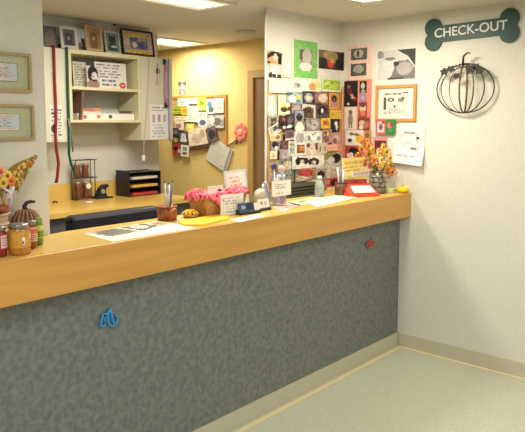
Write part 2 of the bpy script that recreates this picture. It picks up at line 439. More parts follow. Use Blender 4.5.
# leaning pictures on top of the cabinets
def lean(u0, v0, u1, v1, label, base, ops, fm=None, fw=.012, Y=4.235, ry=0, name='framed_portrait', rz=0):
    """stands on the cabinet top, leans back, bottom edge at z top"""
    c, w, h = wrect(('y', Y), u0, v0, u1, v1)
    h = max(.05, (c.z+h/2)-zt-.0005)
    lz = R(9)
    t = thing(name, label, 'photo frame', group='pet portraits on top of the cabinets', loc=(c.x, Y-.02, zt+.001+ (abs(math.sin(R(ry)))*w/2)), rot=(-lz, R(ry), R(rz)))
    a = w/2
    if fm:
        m = MB()
        for q in (((-a, -.012, 0), (a, 0, fw)), ((-a, -.012, h-fw), (a, 0, h)), ((-a, -.012, fw), (-a+fw, 0, h-fw)), ((a-fw, -.012, fw), (a, 0, h-fw))): m.box(*q, fm)
        m.build('frame', t)
        ink_grid('portrait', w-2*fw, h-2*fw, .004, base, ops, parent=t, nx=int((u1-u0)*1.8), loc=(0, -.002, h/2))
    else:
        ink_grid('portrait', w, h, .006, base, ops, parent=t, nx=int((u1-u0)*1.8), loc=(0, 0, h/2))
    m = MB(); m.box((-.02, .001, .01), (.02, .004, h*.55), blk); m.build('easel_back', t)
silver = mat('pale_silver_frame', (188, 184, 176), .4)
woodf = mat('light_wood_frame', (178, 150, 108), .45)
BR = (84, 70, 66)
lean(40, 26, 55.5, 44.5, 'dark pet portrait leaning leftmost on top of the cabinets', (86, 80, 78), [('n', 8, 10, 3)]+pet(.55, .45, .26, (110, 96, 86), ears='down')+[('r', .9, 0, 1, 1, (60, 62, 62))], ry=0)
lean(59, 26.5, 76, 46, 'silver-framed portrait of a grey dog, right of the leftmost portrait', (108, 94, 92), pet(.5, .42, .3, (66, 60, 66), face=(150, 132, 126), ears='down'), silver, .022)
lean(76.5, 29, 85.5, 47.5, 'narrow unframed photo of a black cat before pale blue, between two framed portraits', (158, 160, 166), [('n', 9, 8, 4)]+pet(.6, .66, .25, (28, 28, 32))+[('e', .2, .85, .2, .2, (96, 70, 54))])
lean(84.5, 25.5, 101, 49, 'wood-framed tall pet portrait on top of the cabinets', (150, 122, 84), [('n', 9, 12, 6)]+pet(.5, .4, .26, (116, 88, 60), face=(190, 160, 118), ears='down'), woodf, .018)
lean(104, 32, 118.5, 51.5, 'green-backed small pet portrait left of the black-framed certificate', (104, 124, 108), [('n', 10, 8, 7)]+pet(.5, .4, .3, (44, 50, 50), face=(66, 74, 66))+[('e', .6, .72, .25, .06, (170, 184, 178)), ('r', .1, .9, .9, 1, (90, 110, 96))], silver, .008)
lean(121, 30, 152.5, 56, 'black-framed certificate with yellow stripes on top of the cabinets', (178, 158, 140), [('r', .12, .08, .88, .2, (198, 168, 60)), ('r', .1, .84, .92, .96, (198, 172, 52)), ('r', .24, .26, .84, .78, (96, 98, 116)), ('n', 26, 34, 9), ('e', .38, .6, .08, .13, (206, 196, 176)), ('e', .6, .62, .08, .12, (66, 76, 126)), ('r', .5, .26, .8, .4, (150, 152, 134))], blk, .014)
# things on the shelves
def card(u0, v0, u1, v1, Y, label, base, ops, th=.003, cat='card', name='greeting_card', zfloor=None, lean_=4, rough=.55, rz=0):
    c, w, h = wrect(('y', Y), u0, v0, u1, v1)
    z0 = zfloor if zfloor is not None else c.z-h/2
    hh = c.z+h/2-z0
    o = ink_grid(name, w, hh, th, base, ops, loc=(c.x, Y, z0+hh/2*math.cos(R(lean_))+.002), rot=(-R(lean_), 0, R(rz)), nx=int((u1-u0)*1.8), rough=rough)
    return tag(o, label, cat)
card(73, 62, 86, 87, 4.32, 'cream typed notice standing at the left end of the upper shelf', (204, 200, 176), [('t', .1, .06, .9, .95, 9, (128, 128, 104), 5)], zfloor=ZSH1, cat='notice', name='paper_notice')
card(86.5, 66, 99, 86, 4.262, 'photo of a black and white cat on the upper shelf', (206, 196, 186), [('e', .5, .4, .42, .4, (38, 34, 38)), ('e', .62, .52, .24, .24, (214, 204, 198)), ('e', .5, .84, .5, .2, (150, 122, 110)), ('e', .5, .5, .05, .05, (30, 30, 30)), ('r', .4, .64, .8, .72, (60, 50, 52))], zfloor=ZSH1, cat='photo', name='photo')
card(95, 63, 126, 87, 4.30, 'large white lettered card with a red sticker on the upper shelf', (226, 220, 210), [('t', .05, .05, .95, .62, 5, (140, 138, 146), 8), ('t', .2, .62, .68, .92, 2, (110, 106, 112), 3), ('e', .86, .86, .11, .12, (196, 92, 78)), ('r', .8, .84, .92, .88, (230, 200, 190))], zfloor=ZSH1, cat='card')
m = MB(); c, w_, h_ = wrect(('y', 4.28), 73.5, 93, 79, 121)
m.box((-.012, -.1, 0), (.006, .1, h_), mat('brown_card_cover', (112, 88, 72), .6)); o = m.build('magazine_file', loc=(c.x, 4.32, ZSH0+.001), rot=(0, R(6), R(4))); tag(o, 'slim brown upright folder at the left end of the lower shelf', 'folder')
bx = thing('card_box', 'long white box with red, orange and green squares on the lower shelf', 'box', ((at(77.5, 115, 'y', 4.25).x+at(134, 115, 'y', 4.25).x)/2, 4.25, ZSH0+.0005))
wb = at(134, 115, 'y', 4.25).x-at(77.5, 115, 'y', 4.25).x
hb = at(105, 113.5, 'y', 4.25).z-ZSH0
ink_grid('front_panel', wb, hb, .003, (226, 222, 208), [('r', .09, .3, .15, .85, (186, 78, 70)), ('r', .32, .25, .38, .8, (218, 128, 66)), ('r', .53, .25, .59, .8, (60, 96, 70)), ('r', 0, 0, 1, .1, (200, 196, 180))], parent=bx, loc=(0, 0, hb/2))
m = MB(); bw = mat('white_card', (224, 220, 208), .6)
m.box((-wb/2, .0005, 0), (wb/2, .14, .003), bw); m.box((-wb/2, .0005, .003), (-wb/2+.003, .14, hb), bw); m.box((wb/2-.003, .0005, .003), (wb/2, .14, hb), bw); m.box((-wb/2+.003, .137, .003), (wb/2-.003, .14, hb+.01), bw); m.build('tray', bx)
ccol = [((222, 176, 70), 'yellow-tabbed card at the left end of the white shelf box', 78, 84, 109), ((206, 120, 104), 'red-tabbed row card behind the red square of the white box', 83, 95, 109), ((222, 150, 104), 'orange-tabbed card in the middle of the white shelf box', 93, 101, 108),
        ((150, 172, 146), 'green-tabbed card in the white shelf box', 103, 118, 110), ((104, 84, 70), 'dark-topped card at the right end of the white shelf box', 119, 134, 111)]
for k, (cc, lb, u0, u1, v) in enumerate(ccol):
    Y = 4.28+.018*(k % 3); zz = at((u0+u1)/2, v, 'y', Y).z; xa, xb = at(u0, v, 'y', Y).x, at(u1, v, 'y', Y).x
    o = ink_grid('index_card', xb-xa, zz-ZSH0-.006, .002, (226, 214, 196), [('r', 0, 0, 1, .3, cc), ('n', 9, 10, k)], loc=((xa+xb)/2, Y, (zz+ZSH0+.006)/2), nx=12); tag(o, lb, 'card', 'cards in the white shelf box')
# papers on cabinet doors
PC = ('y', YC)
sheet(PC, (50, 105, 62.5, 140), 'white notice with black figures on the left cabinet door', (216, 212, 198), [('t', .1, .08, .45, .5, 4, (80, 80, 84), 4), ('t', .62, .1, .95, .9, 9, (104, 104, 108), 7), ('e', .25, .68, .2, .12, (96, 74, 66)), ('e', .3, .62, .1, .08, (50, 40, 38)), ('t', .05, .84, .5, .96, 2, (90, 90, 94), 2)], cat='notice', name='paper_notice')
sheet(PC, (150, 104.5, 168, 139.5), 'calendar sheet with tiny figures on the right cabinet door', (224, 220, 210), [('t', .1, .06, .9, .2, 2, (150, 150, 156), 4), ('r', .15, .28, .25, .5, (196, 140, 148)), ('r', .45, .28, .55, .48, (150, 140, 160)), ('r', .75, .28, .85, .48, (190, 150, 156)), ('t', .1, .55, .9, .95, 5, (172, 170, 174), 9)], cat='calendar', name='wall_calendar')
# hanging lanyards
def strap(pts, wid, m_, label, Y, name='lanyard', clasp=None, ends=None, cat='lanyard'):
    P = [at(u, v, 'y', Y) for u, v in pts]; base = P[-1].copy()
    t = thing(name, label, cat, base)
    b = MB(); b.tube([p-base for p in P], wid/2, m_, seg=8, flat=.35); b.build('strap', t)
    if clasp:
        for (u, v) in clasp:
            q = at(u, v, 'y', Y)-base; b = MB(); b.box(q+Vector((-.014, -.008, -.022)), q+Vector((.014, .008, .022)), ends or blk, bev=.004); b.build('clasp', t)
    return t
redm = mat('red_webbing', (170, 62, 58), .7, c2=(146, 46, 46), scale=60); grm = mat('green_webbing', (44, 104, 84), .7, c2=(36, 84, 70), scale=60)
strap([(53.5, 45), (54, 60), (54.5, 80), (55.5, 100), (56, 118), (55.5, 135), (56.5, 150), (58.5, 163), (57.5, 176), (56, 183)], .04, redm, 'long red lanyard hanging over the left cabinet', YC-.014)
strap([(66.5, 47), (67, 65), (67.5, 90), (68.5, 118), (69, 140), (69, 154), (71, 164), (74.5, 172)], .034, grm, 'dark green leash hanging left of the open shelves', YC-.014)
strap([(68, 118), (71.5, 135), (73, 152)], .018, mat('grey_green_cord', (140, 148, 128), .7), 'short grey-green cord ending beside the green leash', YC-.03, name='cord', cat='cord')
pk = mat('pale_pink_cord', (212, 172, 170), .7)
strap([(149, 56), (148.5, 80), (147, 105), (145.5, 125), (144, 140), (143.5, 158)], .011, pk, 'thin pale pink cord with a white tag hanging left on the right cabinet', YC-.012, name='cord', cat='cord', clasp=[(143.5, 158)], ends=bw)
strap([(165.5, 62), (165, 78), (165, 95), (166.5, 105)], .045, mat('pink_patterned_webbing', (198, 150, 168), .7, c2=(160, 110, 150), scale=50), 'pink patterned leash with black clips on the right cabinet', YC-.014, clasp=[(164.5, 62), (166, 105)])
strap([(168.5, 58), (168.5, 80), (168.8, 104), (169, 130), (170, 141)], .02, mat('blue_grey_webbing', (140, 150, 184), .7), 'thin blue-grey leash along the edge of the right cabinet', YC-.018)
strap([(158, 64), (158, 76), (157, 84)], .03, mat('faded_pink_webbing', (206, 170, 172), .7), 'short faded pink keyring strap with a black clip', YC-.012, clasp=[(158, 71)], name='key_strap', cat='key strap')

# ================================================================== back worktop
zd = 1.04
YD = 3.86
print('DESK', at(53.4, 213.5, 'z', zd), at(152, 200.5, 'z', zd), at(186, 192, 'z', zd))
bx0, bx1 = .6, 3.52
t = thing('back_worktop', 'ochre worktop with upstand on dark grey base under the wall cabinets', 'counter', (2.2, YD, 0))
m = MB(); m.box((bx0-2.2, 0, zd-.035), (bx1-2.2, YB-YD-.002, zd), top_m); m.build('countertop', t)
m = MB(); m.box((bx0-2.2, YB-YD-.022, zd), (3.52-2.2, YB-YD-.002, at(51.5, 185, 'y', YB-.02).z), top_m); m.build('upstand', t)
m = MB(); m.box((bx0-2.2, .03, .1), (bx1-2.2, .62, zd-.035), cab_m); m.build('base_cabinet', t)
m = MB(); m.box((bx0-2.2, .08, ZF), (bx1-2.2, .62, .1), blk); m.build('toe_kick', t)
# wire rack with four brown bottles
def zrest(u, v):
    p = at(u, v, 'z', zd+.0005); return p if p.y < 4.39 else at(u, 196, 'y', 4.39)-Vector((0, 0, at(u, 196, 'y', 4.39).z-zd-.0005))
rb = zrest(86, 199); Yr = rb.y
RK = ('y', Yr)
wire = mat('dark_wire', (96, 90, 84), .4, .7)
t = thing('wire_rack', 'small two-tier wire rack on the back worktop', 'rack', rb)
Pr = lambda u, v: at(u, v, 'y', Yr)-rb
xl, xr = Pr(76, 180).x, Pr(95, 180).x; zt1 = Pr(86, 160).z; zt2 = Pr(86, 178).z
m = MB()
for x in (xl, xr):
    m.tube([(x, 0, .004), (x, 0, zt1)], .004, wire); m.tube([(x, .06, .004), (x, .06, zt1)], .004, wire); m.tube([(x, 0, .004), (x, .06, .004)], .004, wire)
for z in (.012, zt2, zt1):
    for y in (0, .06): m.tube([(xl, y, z), (xr+.02, y, z)], .004, wire)
m.build('frame', t)
for z in (.012, zt2):
    m = MB()
    m.tube([(xl+(xr-xl)*k/10, .06 if (k//2) % 2 else 0, z) for k in range(1, 10)], .0025, wire)
    m.build('wire_shelf', t)
brown = mat('brown_bottle_plastic', (122, 72, 46), .3, c2=(104, 60, 38), scale=12); capm = mat('pale_cap', (186, 168, 140), .4)
def bottle(x, y, z, r, h, label, group):
    t = thing('bottle', label, 'bottle', (x, y, z), 0, group)
    m = MB(); m.lathe([(r*.9, 0), (r, .006), (r*.75, h*.5), (r, h*.8), (r*.8, h*.86)], brown, seg=16); m.build('body', t)
    m = MB(); m.lathe([(r*.6, h*.861), (r*.6, h)], capm, seg=12); m.build('cap', t)
hz = zt1-zt2
for (u, tier, lb) in ((79.5, 1, 'brown bottle, upper left in the wire rack'), (87.5, 1, 'brown bottle, upper right in the wire rack'), (79.5, 0, 'brown bottle, lower left in the wire rack'), (88, 0, 'brown bottle, lower right in the wire rack beside a white spot')):
    x = (Pr(u, 180)+rb).x; bottle(x, Yr+.03, rb.z+(zt2+.005 if tier else .0155), .031, (hz-.03) if tier else (zt2-.045), lb, 'bottles in the wire rack')
p = Pr(88, 186)+rb
m = MB(); m.lathe([(.022, 0), (.022, .004)], bw, seg=16, mtx=Matrix.Rotation(math.pi/2, 4, 'X')); o = m.build('price_tag', loc=(p.x, Yr-.0045, p.z)); tag(o, 'round white tag clipped to the wire rack', 'tag')
p = zrest(89, 202)
m = MB(); m.lathe([(.032, 0), (.03, .004), (.012, .006)], bw, seg=16); o = m.build('coaster', loc=p); tag(o, 'small round white lid on the worktop before the wire rack', 'lid')
# black tape dispenser
p = at(103, 194, 'y', 4.37); p.z = zd+.0005
t = thing('tape_dispenser', 'black arched tape dispenser between the wire rack and the paper tray', 'tape dispenser', p, R(0))
m = MB()
out = [(-.075, 0), (.085, 0), (.085, .012), (.03, .016), (.012, .06), (.02, .1), (.045, .115), (.038, .135), (0, .13), (-.035, .1), (-.055, .06), (-.075, .02)]
m.prism([(x_*.95, z_*.85) for x_, z_ in out], -.025, .025, blk); o = m.build('body', t)
m = MB(); m.lathe([(.018, -.008), (.018, .008)], mat('clear_tape_roll', (150, 146, 130), .3), seg=18, c=(0, 0, 0), mtx=Matrix.Translation((-.018, -.026, .06)) @ Matrix.Rotation(math.pi/2, 4, 'X')); m.build('tape_roll', t)
# black paper tray with three shelves
pa = at(129, 194, 'y', 4.275); pa.z = zd+.0005; pb = at(162, 188, 'y', pa.y)
wT = pb.x-pa.x; hT = at(129, 171, 'y', pa.y).z-pa.z; dT = .17
t = thing('letter_tray', 'black three-tier letter tray on the back worktop', 'letter tray', pa, R(2))
m = MB(); m.box((0, 0, 0), (.008, dT, hT), blk, bev=.002); m.build('side_panel', t)
m = MB(); m.box((wT-.008, 0, 0), (wT, dT, hT*.93), blk, bev=.002); m.build('side_panel', t)
m = MB(); m.box((.008, dT-.006, 0), (wT-.008, dT, hT*.95), blk); m.build('back_panel', t)
m = MB()
m.box((.008, 0, 0), (wT-.008, dT-.006, .006), blk); m.build('shelf', t)
for k in (1, 2):
    m = MB(); m.box((.008, 0, hT*.31*k), (wT-.008, dT-.006, hT*.31*k+.005), blk); m.build('shelf', t)
m = MB(); m.box((.008, 0, hT*.9), (wT-.008, dT-.006, hT*.9+.005), blk); m.build('top_panel', t)
Tm = Matrix.Translation(pa) @ Matrix.Rotation(R(2), 4, 'Z')
for k, (cc, lb) in enumerate((((190, 66, 48), 'red paper stack in the bottom tier of the letter tray'), ((226, 176, 92), 'orange-yellow paper stack in the middle tier of the letter tray'), ((214, 204, 176), 'cream paper stack in the top tier of the letter tray'))):
    m = MB(); m.box((-wT*.36, -.095, 0), (wT*.40, .09, .02), mat('paper_%d' % k, cc, .7)); o = m.build('paper_stack', loc=Tm @ Vector((wT/2, .1, hT*.31*k+.0065)), rot=(0, 0, R(2))); tag(o, lb, 'paper stack')
p = zrest(55, 203)
m = MB(); m.tube([(-.02, 0, .006), (0, .005, .012), (.02, .0, .004)], .006, blk); o = m.build('cable_end', loc=p); tag(o, 'short black cable end at the left of the back worktop', 'cable')
# office chair behind the counter
YCh = 3.3
ca, cb2 = at(68, 216, 'y', YCh), at(156, 205.5, 'y', YCh)
cx = (ca.x+cb2.x)/2; wC = cb2.x-ca.x; zC = (ca.z+cb2.z)/2-ZF
t = thing('office_chair', 'black padded office chair whose backrest shows above the counter', 'chair', (cx, YCh, ZF))
lea = mat('black_vinyl', (44, 43, 47), .38)
m = MB(); m.box((-wC/2, -.04, zC-.46), (wC/2, .05, zC), lea, bev=.025); m.build('backrest', t)
m = MB(); m.box((-wC/2+.03, .1, .55), (wC/2-.03, .53, .64), lea, bev=.03); m.build('seat', t)
m = MB(); m.tube([(0, .05, zC-.2), (0, .09, zC-.3), (0, .1, .58), (0, .16, .54)], .025, blk); m.build('back_support', t)
m = MB(); m.lathe([(.03, .12), (.03, .35), (.02, .35), (.02, .55)], mat('brushed_metal', (180, 178, 170), .3, 1), c=(0, .28, 0)); m.build('gas_column', t)
for k in range(5):
    a = 2*math.pi*k/5; m = MB(); m.tube([(0, .28, .12), (.25*math.cos(a), .28+.25*math.sin(a), .075)], [.025, .015], blk); lg = m.build('leg', t)
    m = MB(); m.ell((.25*math.cos(a), .28+.25*math.sin(a), .03), (.03, .03, .03), blk); m.build('caster', lg)

# ================================================================== ochre wall: pinboard and hanging things
YT = XT-.0
cork = mat('cork', (196, 160, 100), .9, c2=(170, 134, 80), scale=120)
orf = mat('orange_wood', (204, 148, 74), .4, c2=(190, 134, 62), scale=20, stretch=(1, 1, .2))
def corkboard(plane, box, label, fw=.025):
    c, w, h = wrect(plane, *box)
    t = thing('pinboard', label, 'pinboard', c+wout(plane, .001), rot=wrot(plane)); a, b = w/2, h/2
    m = MB(); m.box((-a+fw, -.008, -b+fw), (a-fw, 0, b-fw), cork); m.build('cork_panel', t)
    m = MB()
    for q in (((-a, -.016, -b), (a, 0, -b+fw)), ((-a, -.016, b-fw), (a, 0, b)), ((-a, -.016, -b+fw), (-a+fw, 0, b-fw)), ((a-fw, -.016, -b+fw), (a, 0, b-fw))): m.box(*q, orf)
    m.build('frame', t)
corkboard(PT, (172.5, 95.5, 227.5, 150), 'wood-framed cork board crowded with notes on the ochre wall')
NB = dict(off=.0175, group='notes on the cork board of the ochre wall', cat='note', name='pinned_note', th=.001)
def notes():
    D = [((179, 98.5, 190, 106), 'white note at the top left of the cork board', (224, 222, 206), [('t', .1, .1, .9, .9, 4, (150, 160, 150), 1)], 0),
         ((190, 98, 200, 104), 'pale blue note at the top of the cork board', (206, 214, 206), [('r', .1, .2, .9, .5, (170, 190, 196))], 0),
         ((199, 98, 207.5, 110.5), 'lime green flyer on the cork board', (196, 208, 70), [('e', .5, .4, .28, .2, (120, 150, 50)), ('t', .1, .7, .9, .95, 2, (230, 230, 170), 4)], 0),
         ((208, 99, 216, 114), 'blue-grey photo flyer right of the lime flyer', (190, 200, 196), [('e', .4, .35, .3, .2, (96, 130, 150)), ('e', .6, .7, .3, .2, (90, 110, 100))], 0),
         ((216.5, 98, 225.5, 113), 'pale green picture at the top right of the cork board', (204, 212, 190), [('e', .5, .5, .3, .3, (150, 176, 150)), ('e', .5, .5, .15, .15, (210, 214, 190))], 0),
         ((175, 106, 184, 114), 'yellow-green note at the left of the cork board', (178, 186, 50), [('t', .1, .1, .9, .9, 3, (110, 130, 40), 4)], 0),
         ((183, 106.5, 190, 115), 'orange-yellow note beside the yellow-green one', (218, 176, 58), [('e', .5, .5, .3, .3, (196, 140, 40))], 0),
         ((189, 106, 200, 122), 'large white typed sheet in the middle of the cork board', (226, 222, 198), [('t', .1, .08, .9, .92, 7, (170, 166, 140), 5)], 3),
         ((176, 116, 189, 122), 'cream strip note at the left edge of the cork board', (222, 206, 160), [('t', .1, .1, .9, .9, 3, (160, 140, 110), 5)], 0),
         ((200, 112, 209, 127), 'tall pale note with a dark blue figure on the cork board', (214, 210, 190), [('e', .5, .7, .35, .2, (90, 96, 120)), ('t', .1, .1, .9, .4, 3, (150, 150, 140), 6)], 0),
         ((209, 115, 226, 128), 'grey and white pet snapshots at the right of the cork board', (178, 172, 160), [('n', 8, 30, 3), ('e', .6, .5, .25, .3, (120, 106, 100)), ('e', .3, .4, .15, .3, (216, 210, 196))], 0),
         ((187.5, 123.5, 195.5, 130.5), 'small bright yellow square note on the cork board', (214, 202, 70), [('r', .2, .3, .8, .6, (232, 224, 140))], 0),
         ((177, 122, 186, 130), 'white note left of the yellow square', (212, 196, 170), [('e', .4, .5, .3, .3, (150, 116, 90))], 0),
         ((174, 128, 181, 136), 'dark photo at the lower left of the cork board', (60, 54, 48), [('e', .5, .5, .3, .3, (120, 100, 76))], 0),
         ((181, 131.5, 190.5, 142), 'photo of a grey and white dog low on the cork board', (70, 70, 66), pet(.5, .4, .3, (204, 200, 186), ear=(90, 90, 90)), 0),
         ((191, 128, 210, 148.5), 'tilted cream photo sheet with dark edges overlapping the board foot', (222, 204, 168), [('r', 0, .82, 1, 1, (84, 60, 52)), ('e', .45, .5, .3, .24, (196, 168, 140)), ('e', .75, .3, .14, .2, (176, 150, 120)), ('n', 9, 12, 3)], -8),
         ((209, 127, 219, 142), 'dark tilted photo between the cream sheet and the hanging paper', (104, 84, 78), [('n', 9, 24, 3), ('e', .5, .5, .3, .35, (60, 52, 56))], -18),
         ((174.5, 137, 181.5, 145), 'small black and yellow photo left of the grey dog photo', (74, 66, 44), [('e', .5, .4, .3, .3, (170, 150, 70))], 0),
         ((175, 144, 184, 154), 'red rosette photo hanging below the cork board', (168, 62, 52), [('e', .4, .4, .25, .25, (40, 30, 34)), ('e', .7, .75, .2, .2, (216, 160, 140))], -12),
         ((183.5, 145, 191.5, 156.5), 'white photo with green figure hanging below the cork board', (220, 214, 196), [('r', .2, .2, .8, .5, (130, 150, 130)), ('r', .2, .62, .8, .8, (120, 96, 84))], 4)]
    for b, lb, base, ops, tl in D: sheet(PT, b, lb, base, ops, tl, **NB)
notes()
sheet(PT, (178, 81, 187, 95.5), 'small grey picture with two round ears above the cork board', (196, 178, 130), [('e', .25, .2, .2, .16, (90, 92, 96)), ('e', .75, .2, .2, .16, (90, 92, 96)), ('e', .5, .4, .32, .25, (150, 150, 146)), ('e', .5, .42, .18, .14, (214, 206, 190)), ('e', .5, .8, .34, .22, (140, 142, 142)), ('e', .5, .8, .16, .12, (212, 204, 186))], cat='picture', name='small_picture')
# papers in a clear bag hanging on the wall
c, w, h = wrect(PT, 208, 140, 231, 168)
t = thing('hanging_file', 'tilted grey-white papers hanging beside the cork board', 'hanging papers', c+wout(PT, .002), rot=wrot(PT, 24))
ink_grid('front_sheet', w*.82, h*.88, .006, (212, 206, 184), [('t', .1, .1, .9, .9, 12, (184, 178, 158), 6)], parent=t, loc=(-.0, -.014, 0))
m = MB(); m.box((-w*.38, -.013, -h*.48), (w*.52, 0, h*.42), mat('grey_plastic_sleeve', (192, 188, 168), .35)); m.build('sleeve', t)
m = MB(); m.tube([(w*.2, -.008, h*.42), (w*.42, -.01, h*.7), (w*.5, -.006, h*.85)], .014, mat('grey_plastic_sleeve', (192, 188, 168), .35), flat=.3); m.build('strap', t)
# pink gloves-like flower
c, w, h = wrect(PT, 235, 124.5, 247.5, 145)
t = thing('paper_flower', 'salmon pink paper flower pinned on the ochre wall', 'paper flower', c+wout(PT, .004), rot=wrot(PT, 15))
pkm = mat('salmon_paper', (230, 128, 108), .7)
m = MB()
for k in range(8):
    a = 2*math.pi*k/8+.2; r = w*.33
    m.ell((r*math.cos(a), -.012, h*.12+r*1.15*math.sin(a)), (w*.2, .008, w*.2), pkm, seg=10)
m.ell((0, -.016, h*.12), (w*.22, .01, w*.22), mat('pale_pink_paper', (238, 170, 150), .7), seg=10); m.build('petals', t)
m = MB(); m.tube([(-w*.1, -.006, -h*.12), (-w*.2, -.006, -h*.5)], .01, mat('brown_stem', (120, 92, 70), .6)); m.tube([(.02, -.006, -h*.12), (w*.12, -.006, -h*.38)], .007, mat('brown_stem', (120, 92, 70), .6)); m.build('stem', t)

# ================================================================== pinned pictures on the stub wall
PS = ('y', YS); PR = ('x', XS)
# cork board below
def corkframe():
    c, w, h = wrect(PS, 267.5, 89, 342, 178)
    xr = XS-.001; x0 = c.x-w/2; w = xr-x0; z1 = at(340, 89, 'y', YS).z; z0 = ZC+.002
    t = thing('pinboard', 'large wood-edged cork board packed with pet photos at the wall corner', 'pinboard', (x0+w/2, YS-.001, (z0+z1)/2)); a = w/2; b = (z1-z0)/2; fw = .028
    m = MB(); m.box((-a+fw, -.008, -b+fw), (a-fw, 0, b-fw), cork); m.build('cork_panel', t)
    m = MB()
    for q in (((-a, -.016, -b), (a, 0, -b+fw)), ((-a, -.016, b-fw), (a, 0, b)), ((-a, -.016, -b+fw), (-a+fw, 0, b-fw)), ((a-fw, -.016, -b+fw), (a, 0, b-fw))): m.box(*q, orf)
    m.build('frame', t)
corkframe()
wht = (230, 224, 210)
G = lambda l, n=12, s=1: ('n', n, l, s)
# loose sheets above the board
sheet(PS, (267.5, 78.5, 290, 93), 'plain cream sheet at the top left corner of the big pinboard', (238, 230, 200), [('t', .08, .12, .9, .5, 2, (228, 220, 188), 3)], off=.017, cat='paper', name='paper_sheet')
sheet(PS, (267, 51.5, 282, 66), 'tilted photo of a tan and black dog, topmost left on the wall end', (206, 160, 110), [('g', [(0, .3), (.3, 0), (1, .05), (1, .9), (.75, 1), (.75, .35), (.3, .35), (0, .6)], (34, 30, 32)), ('e', .55, .4, .14, .25, (224, 208, 190)), ('e', .3, .75, .3, .2, (228, 150, 96)), ('e', .12, .8, .12, .1, (40, 34, 34)), ('e', .82, .6, .12, .3, (28, 26, 30))], tilt=2)
sheet(PS, (268.5, 64, 281, 78), 'photo of a white dog standing, below the tan and black dog', (196, 192, 176), [('r', 0, .75, 1, 1, (70, 56, 50)), ('e', .45, .45, .32, .25, (236, 230, 214)), ('e', .7, .3, .16, .16, (238, 232, 218)), ('r', .2, .5, .3, .95, (226, 220, 204)), ('r', .55, .5, .65, .95, (226, 220, 204)), ('e', .15, .8, .12, .2, (40, 36, 36)), ('e', .45, .85, .08, .14, (46, 40, 38))])
sheet(PS, (281, 56, 293, 78), 'tall pale photo of a fluffy white dog beside the green sheet', (214, 206, 182), [('r', 0, .7, 1, 1, (204, 196, 176))]+pet(.5, .3, .24, (236, 230, 216), eye=(60, 54, 50))+[('e', .5, .62, .36, .3, (228, 222, 206))], tilt=3)
sheet(PS, (294, 41, 317, 78), 'bright green sheet with one grey pet photo', (124, 186, 96), [('r', .2, .2, .8, .82, (136, 190, 110)), ('r', .22, .22, .8, .8, (150, 142, 132)), ('r', .24, .24, .46, .5, (96, 88, 86)), ('e', .55, .42, .2, .2, (186, 178, 164)), ('e', .5, .7, .28, .12, (222, 214, 200)), ('n', 14, 10, 4)], cat='mounted photo', name='mounted_photo')
# white sheet with the flower photo bends round the corner
def wrap_sheet():
    ua, ub, uc = 317.5, 339.3, 347
    l = at(ua, 62, 'y', YS); zc = (at(330, 41, 'y', YS).z+at(330, 86, 'y', YS).z)/2; h = at(330, 41, 'y', YS).z-at(330, 86, 'y', YS).z
    r = at(uc, 62, 'x', XS); w1 = XS-l.x; w2 = YS-r.y; w = w1+w2; off = .003
    def bend(x, y, z):
        q = x+w/2; d = off-y
        if q < w1-.004: return (l.x+q, YS-d, zc+z)
        if q > w1+.004: return (XS-d, YS-(q-w1), zc+z)
        return (XS-d, YS-d, zc+z)
    P1 = (w1*.03/w); ops = [('r', .03, .21, .93, .64, (56, 50, 46)), ('r', .03, .21, .3, .4, (120, 104, 84)), ('e', .45, .32, .26, .1, (190, 140, 100)), ('e', .5, .38, .2, .13, (150, 140, 96)), ('e', .45, .5, .12, .1, (196, 72, 58)), ('e', .5, .44, .08, .06, (226, 130, 100)), ('e', .75, .5, .14, .12, (38, 36, 38)), ('e', .18, .5, .1, .12, (40, 38, 34)), ('n', 26, 5, 3)]
    # paint only inside the picture
    o = ink_grid('mounted_photo', w, h, .0012, (222, 216, 206), ops, nx=44, bend=bend)
    tag(o, 'white sheet bent round the wall corner with an orange flower-like pet photo', 'mounted photo')
wrap_sheet()
sheet(PS, (288, 80, 307, 92.5), 'white sheet with a small grey sketch above the pinboard photos', (222, 218, 206), [('e', .35, .35, .14, .14, (150, 146, 140)), ('e', .3, .6, .2, .08, (180, 176, 168)), ('e', .45, .45, .08, .1, (96, 92, 88))], off=.017, cat='drawing', name='pet_drawing')
sheet(PS, (306.5, 79, 319, 91.5), 'child-like drawing in orange and green at the pinboard top', (224, 222, 190), [('e', .3, .65, .3, .3, (226, 140, 84)), ('e', .75, .55, .2, .3, (196, 204, 110)), ('e', .5, .2, .3, .15, (206, 214, 160)), ('n', 10, 10, 2)], off=.017, cat='drawing', name='pet_drawing')
sheet(PS, (319.5, 79, 338.5, 92), 'lime green leafy photo with pale border at the pinboard top right', (216, 222, 188), [('r', .06, .08, .94, .86, (156, 184, 66)), ('e', .35, .45, .22, .28, (196, 208, 96)), ('e', .65, .5, .2, .25, (186, 200, 90)), ('e', .5, .3, .1, .12, (126, 156, 52)), ('e', .3, .6, .08, .1, (120, 150, 54)), ('n', 16, 12, 8)], off=.017)
BP = dict(off=.0175, group='pet photos on the big pinboard')
def P(b, lb, base, ops, tl=0): sheet(PS, b, lb, base, list(ops)+[('n', 9, 13, int(b[0]*7)), ('n', 21, 12, int(b[1]))], tl, **BP)
def L(): return None
BG = (150, 138, 124)
P((264.8, 95, 275, 116), 'photo of a white terrier sitting, left edge of the pinboard', (190, 178, 150), [('e', .5, .7, .36, .34, (226, 216, 194))]+pet(.45, .26, .26, (236, 228, 208), eye=(50, 40, 36)), 0)
P((276, 95, 288, 117), 'cream card with a dark dog in a yellow hat on the pinboard', (228, 218, 182), [('e', .5, .5, .22, .12, (214, 196, 84)), ('e', .5, .66, .3, .12, (66, 54, 44)), ('e', .9, .62, .1, .12, (80, 70, 56)), ('r', .1, .85, .9, .98, (204, 184, 140))])
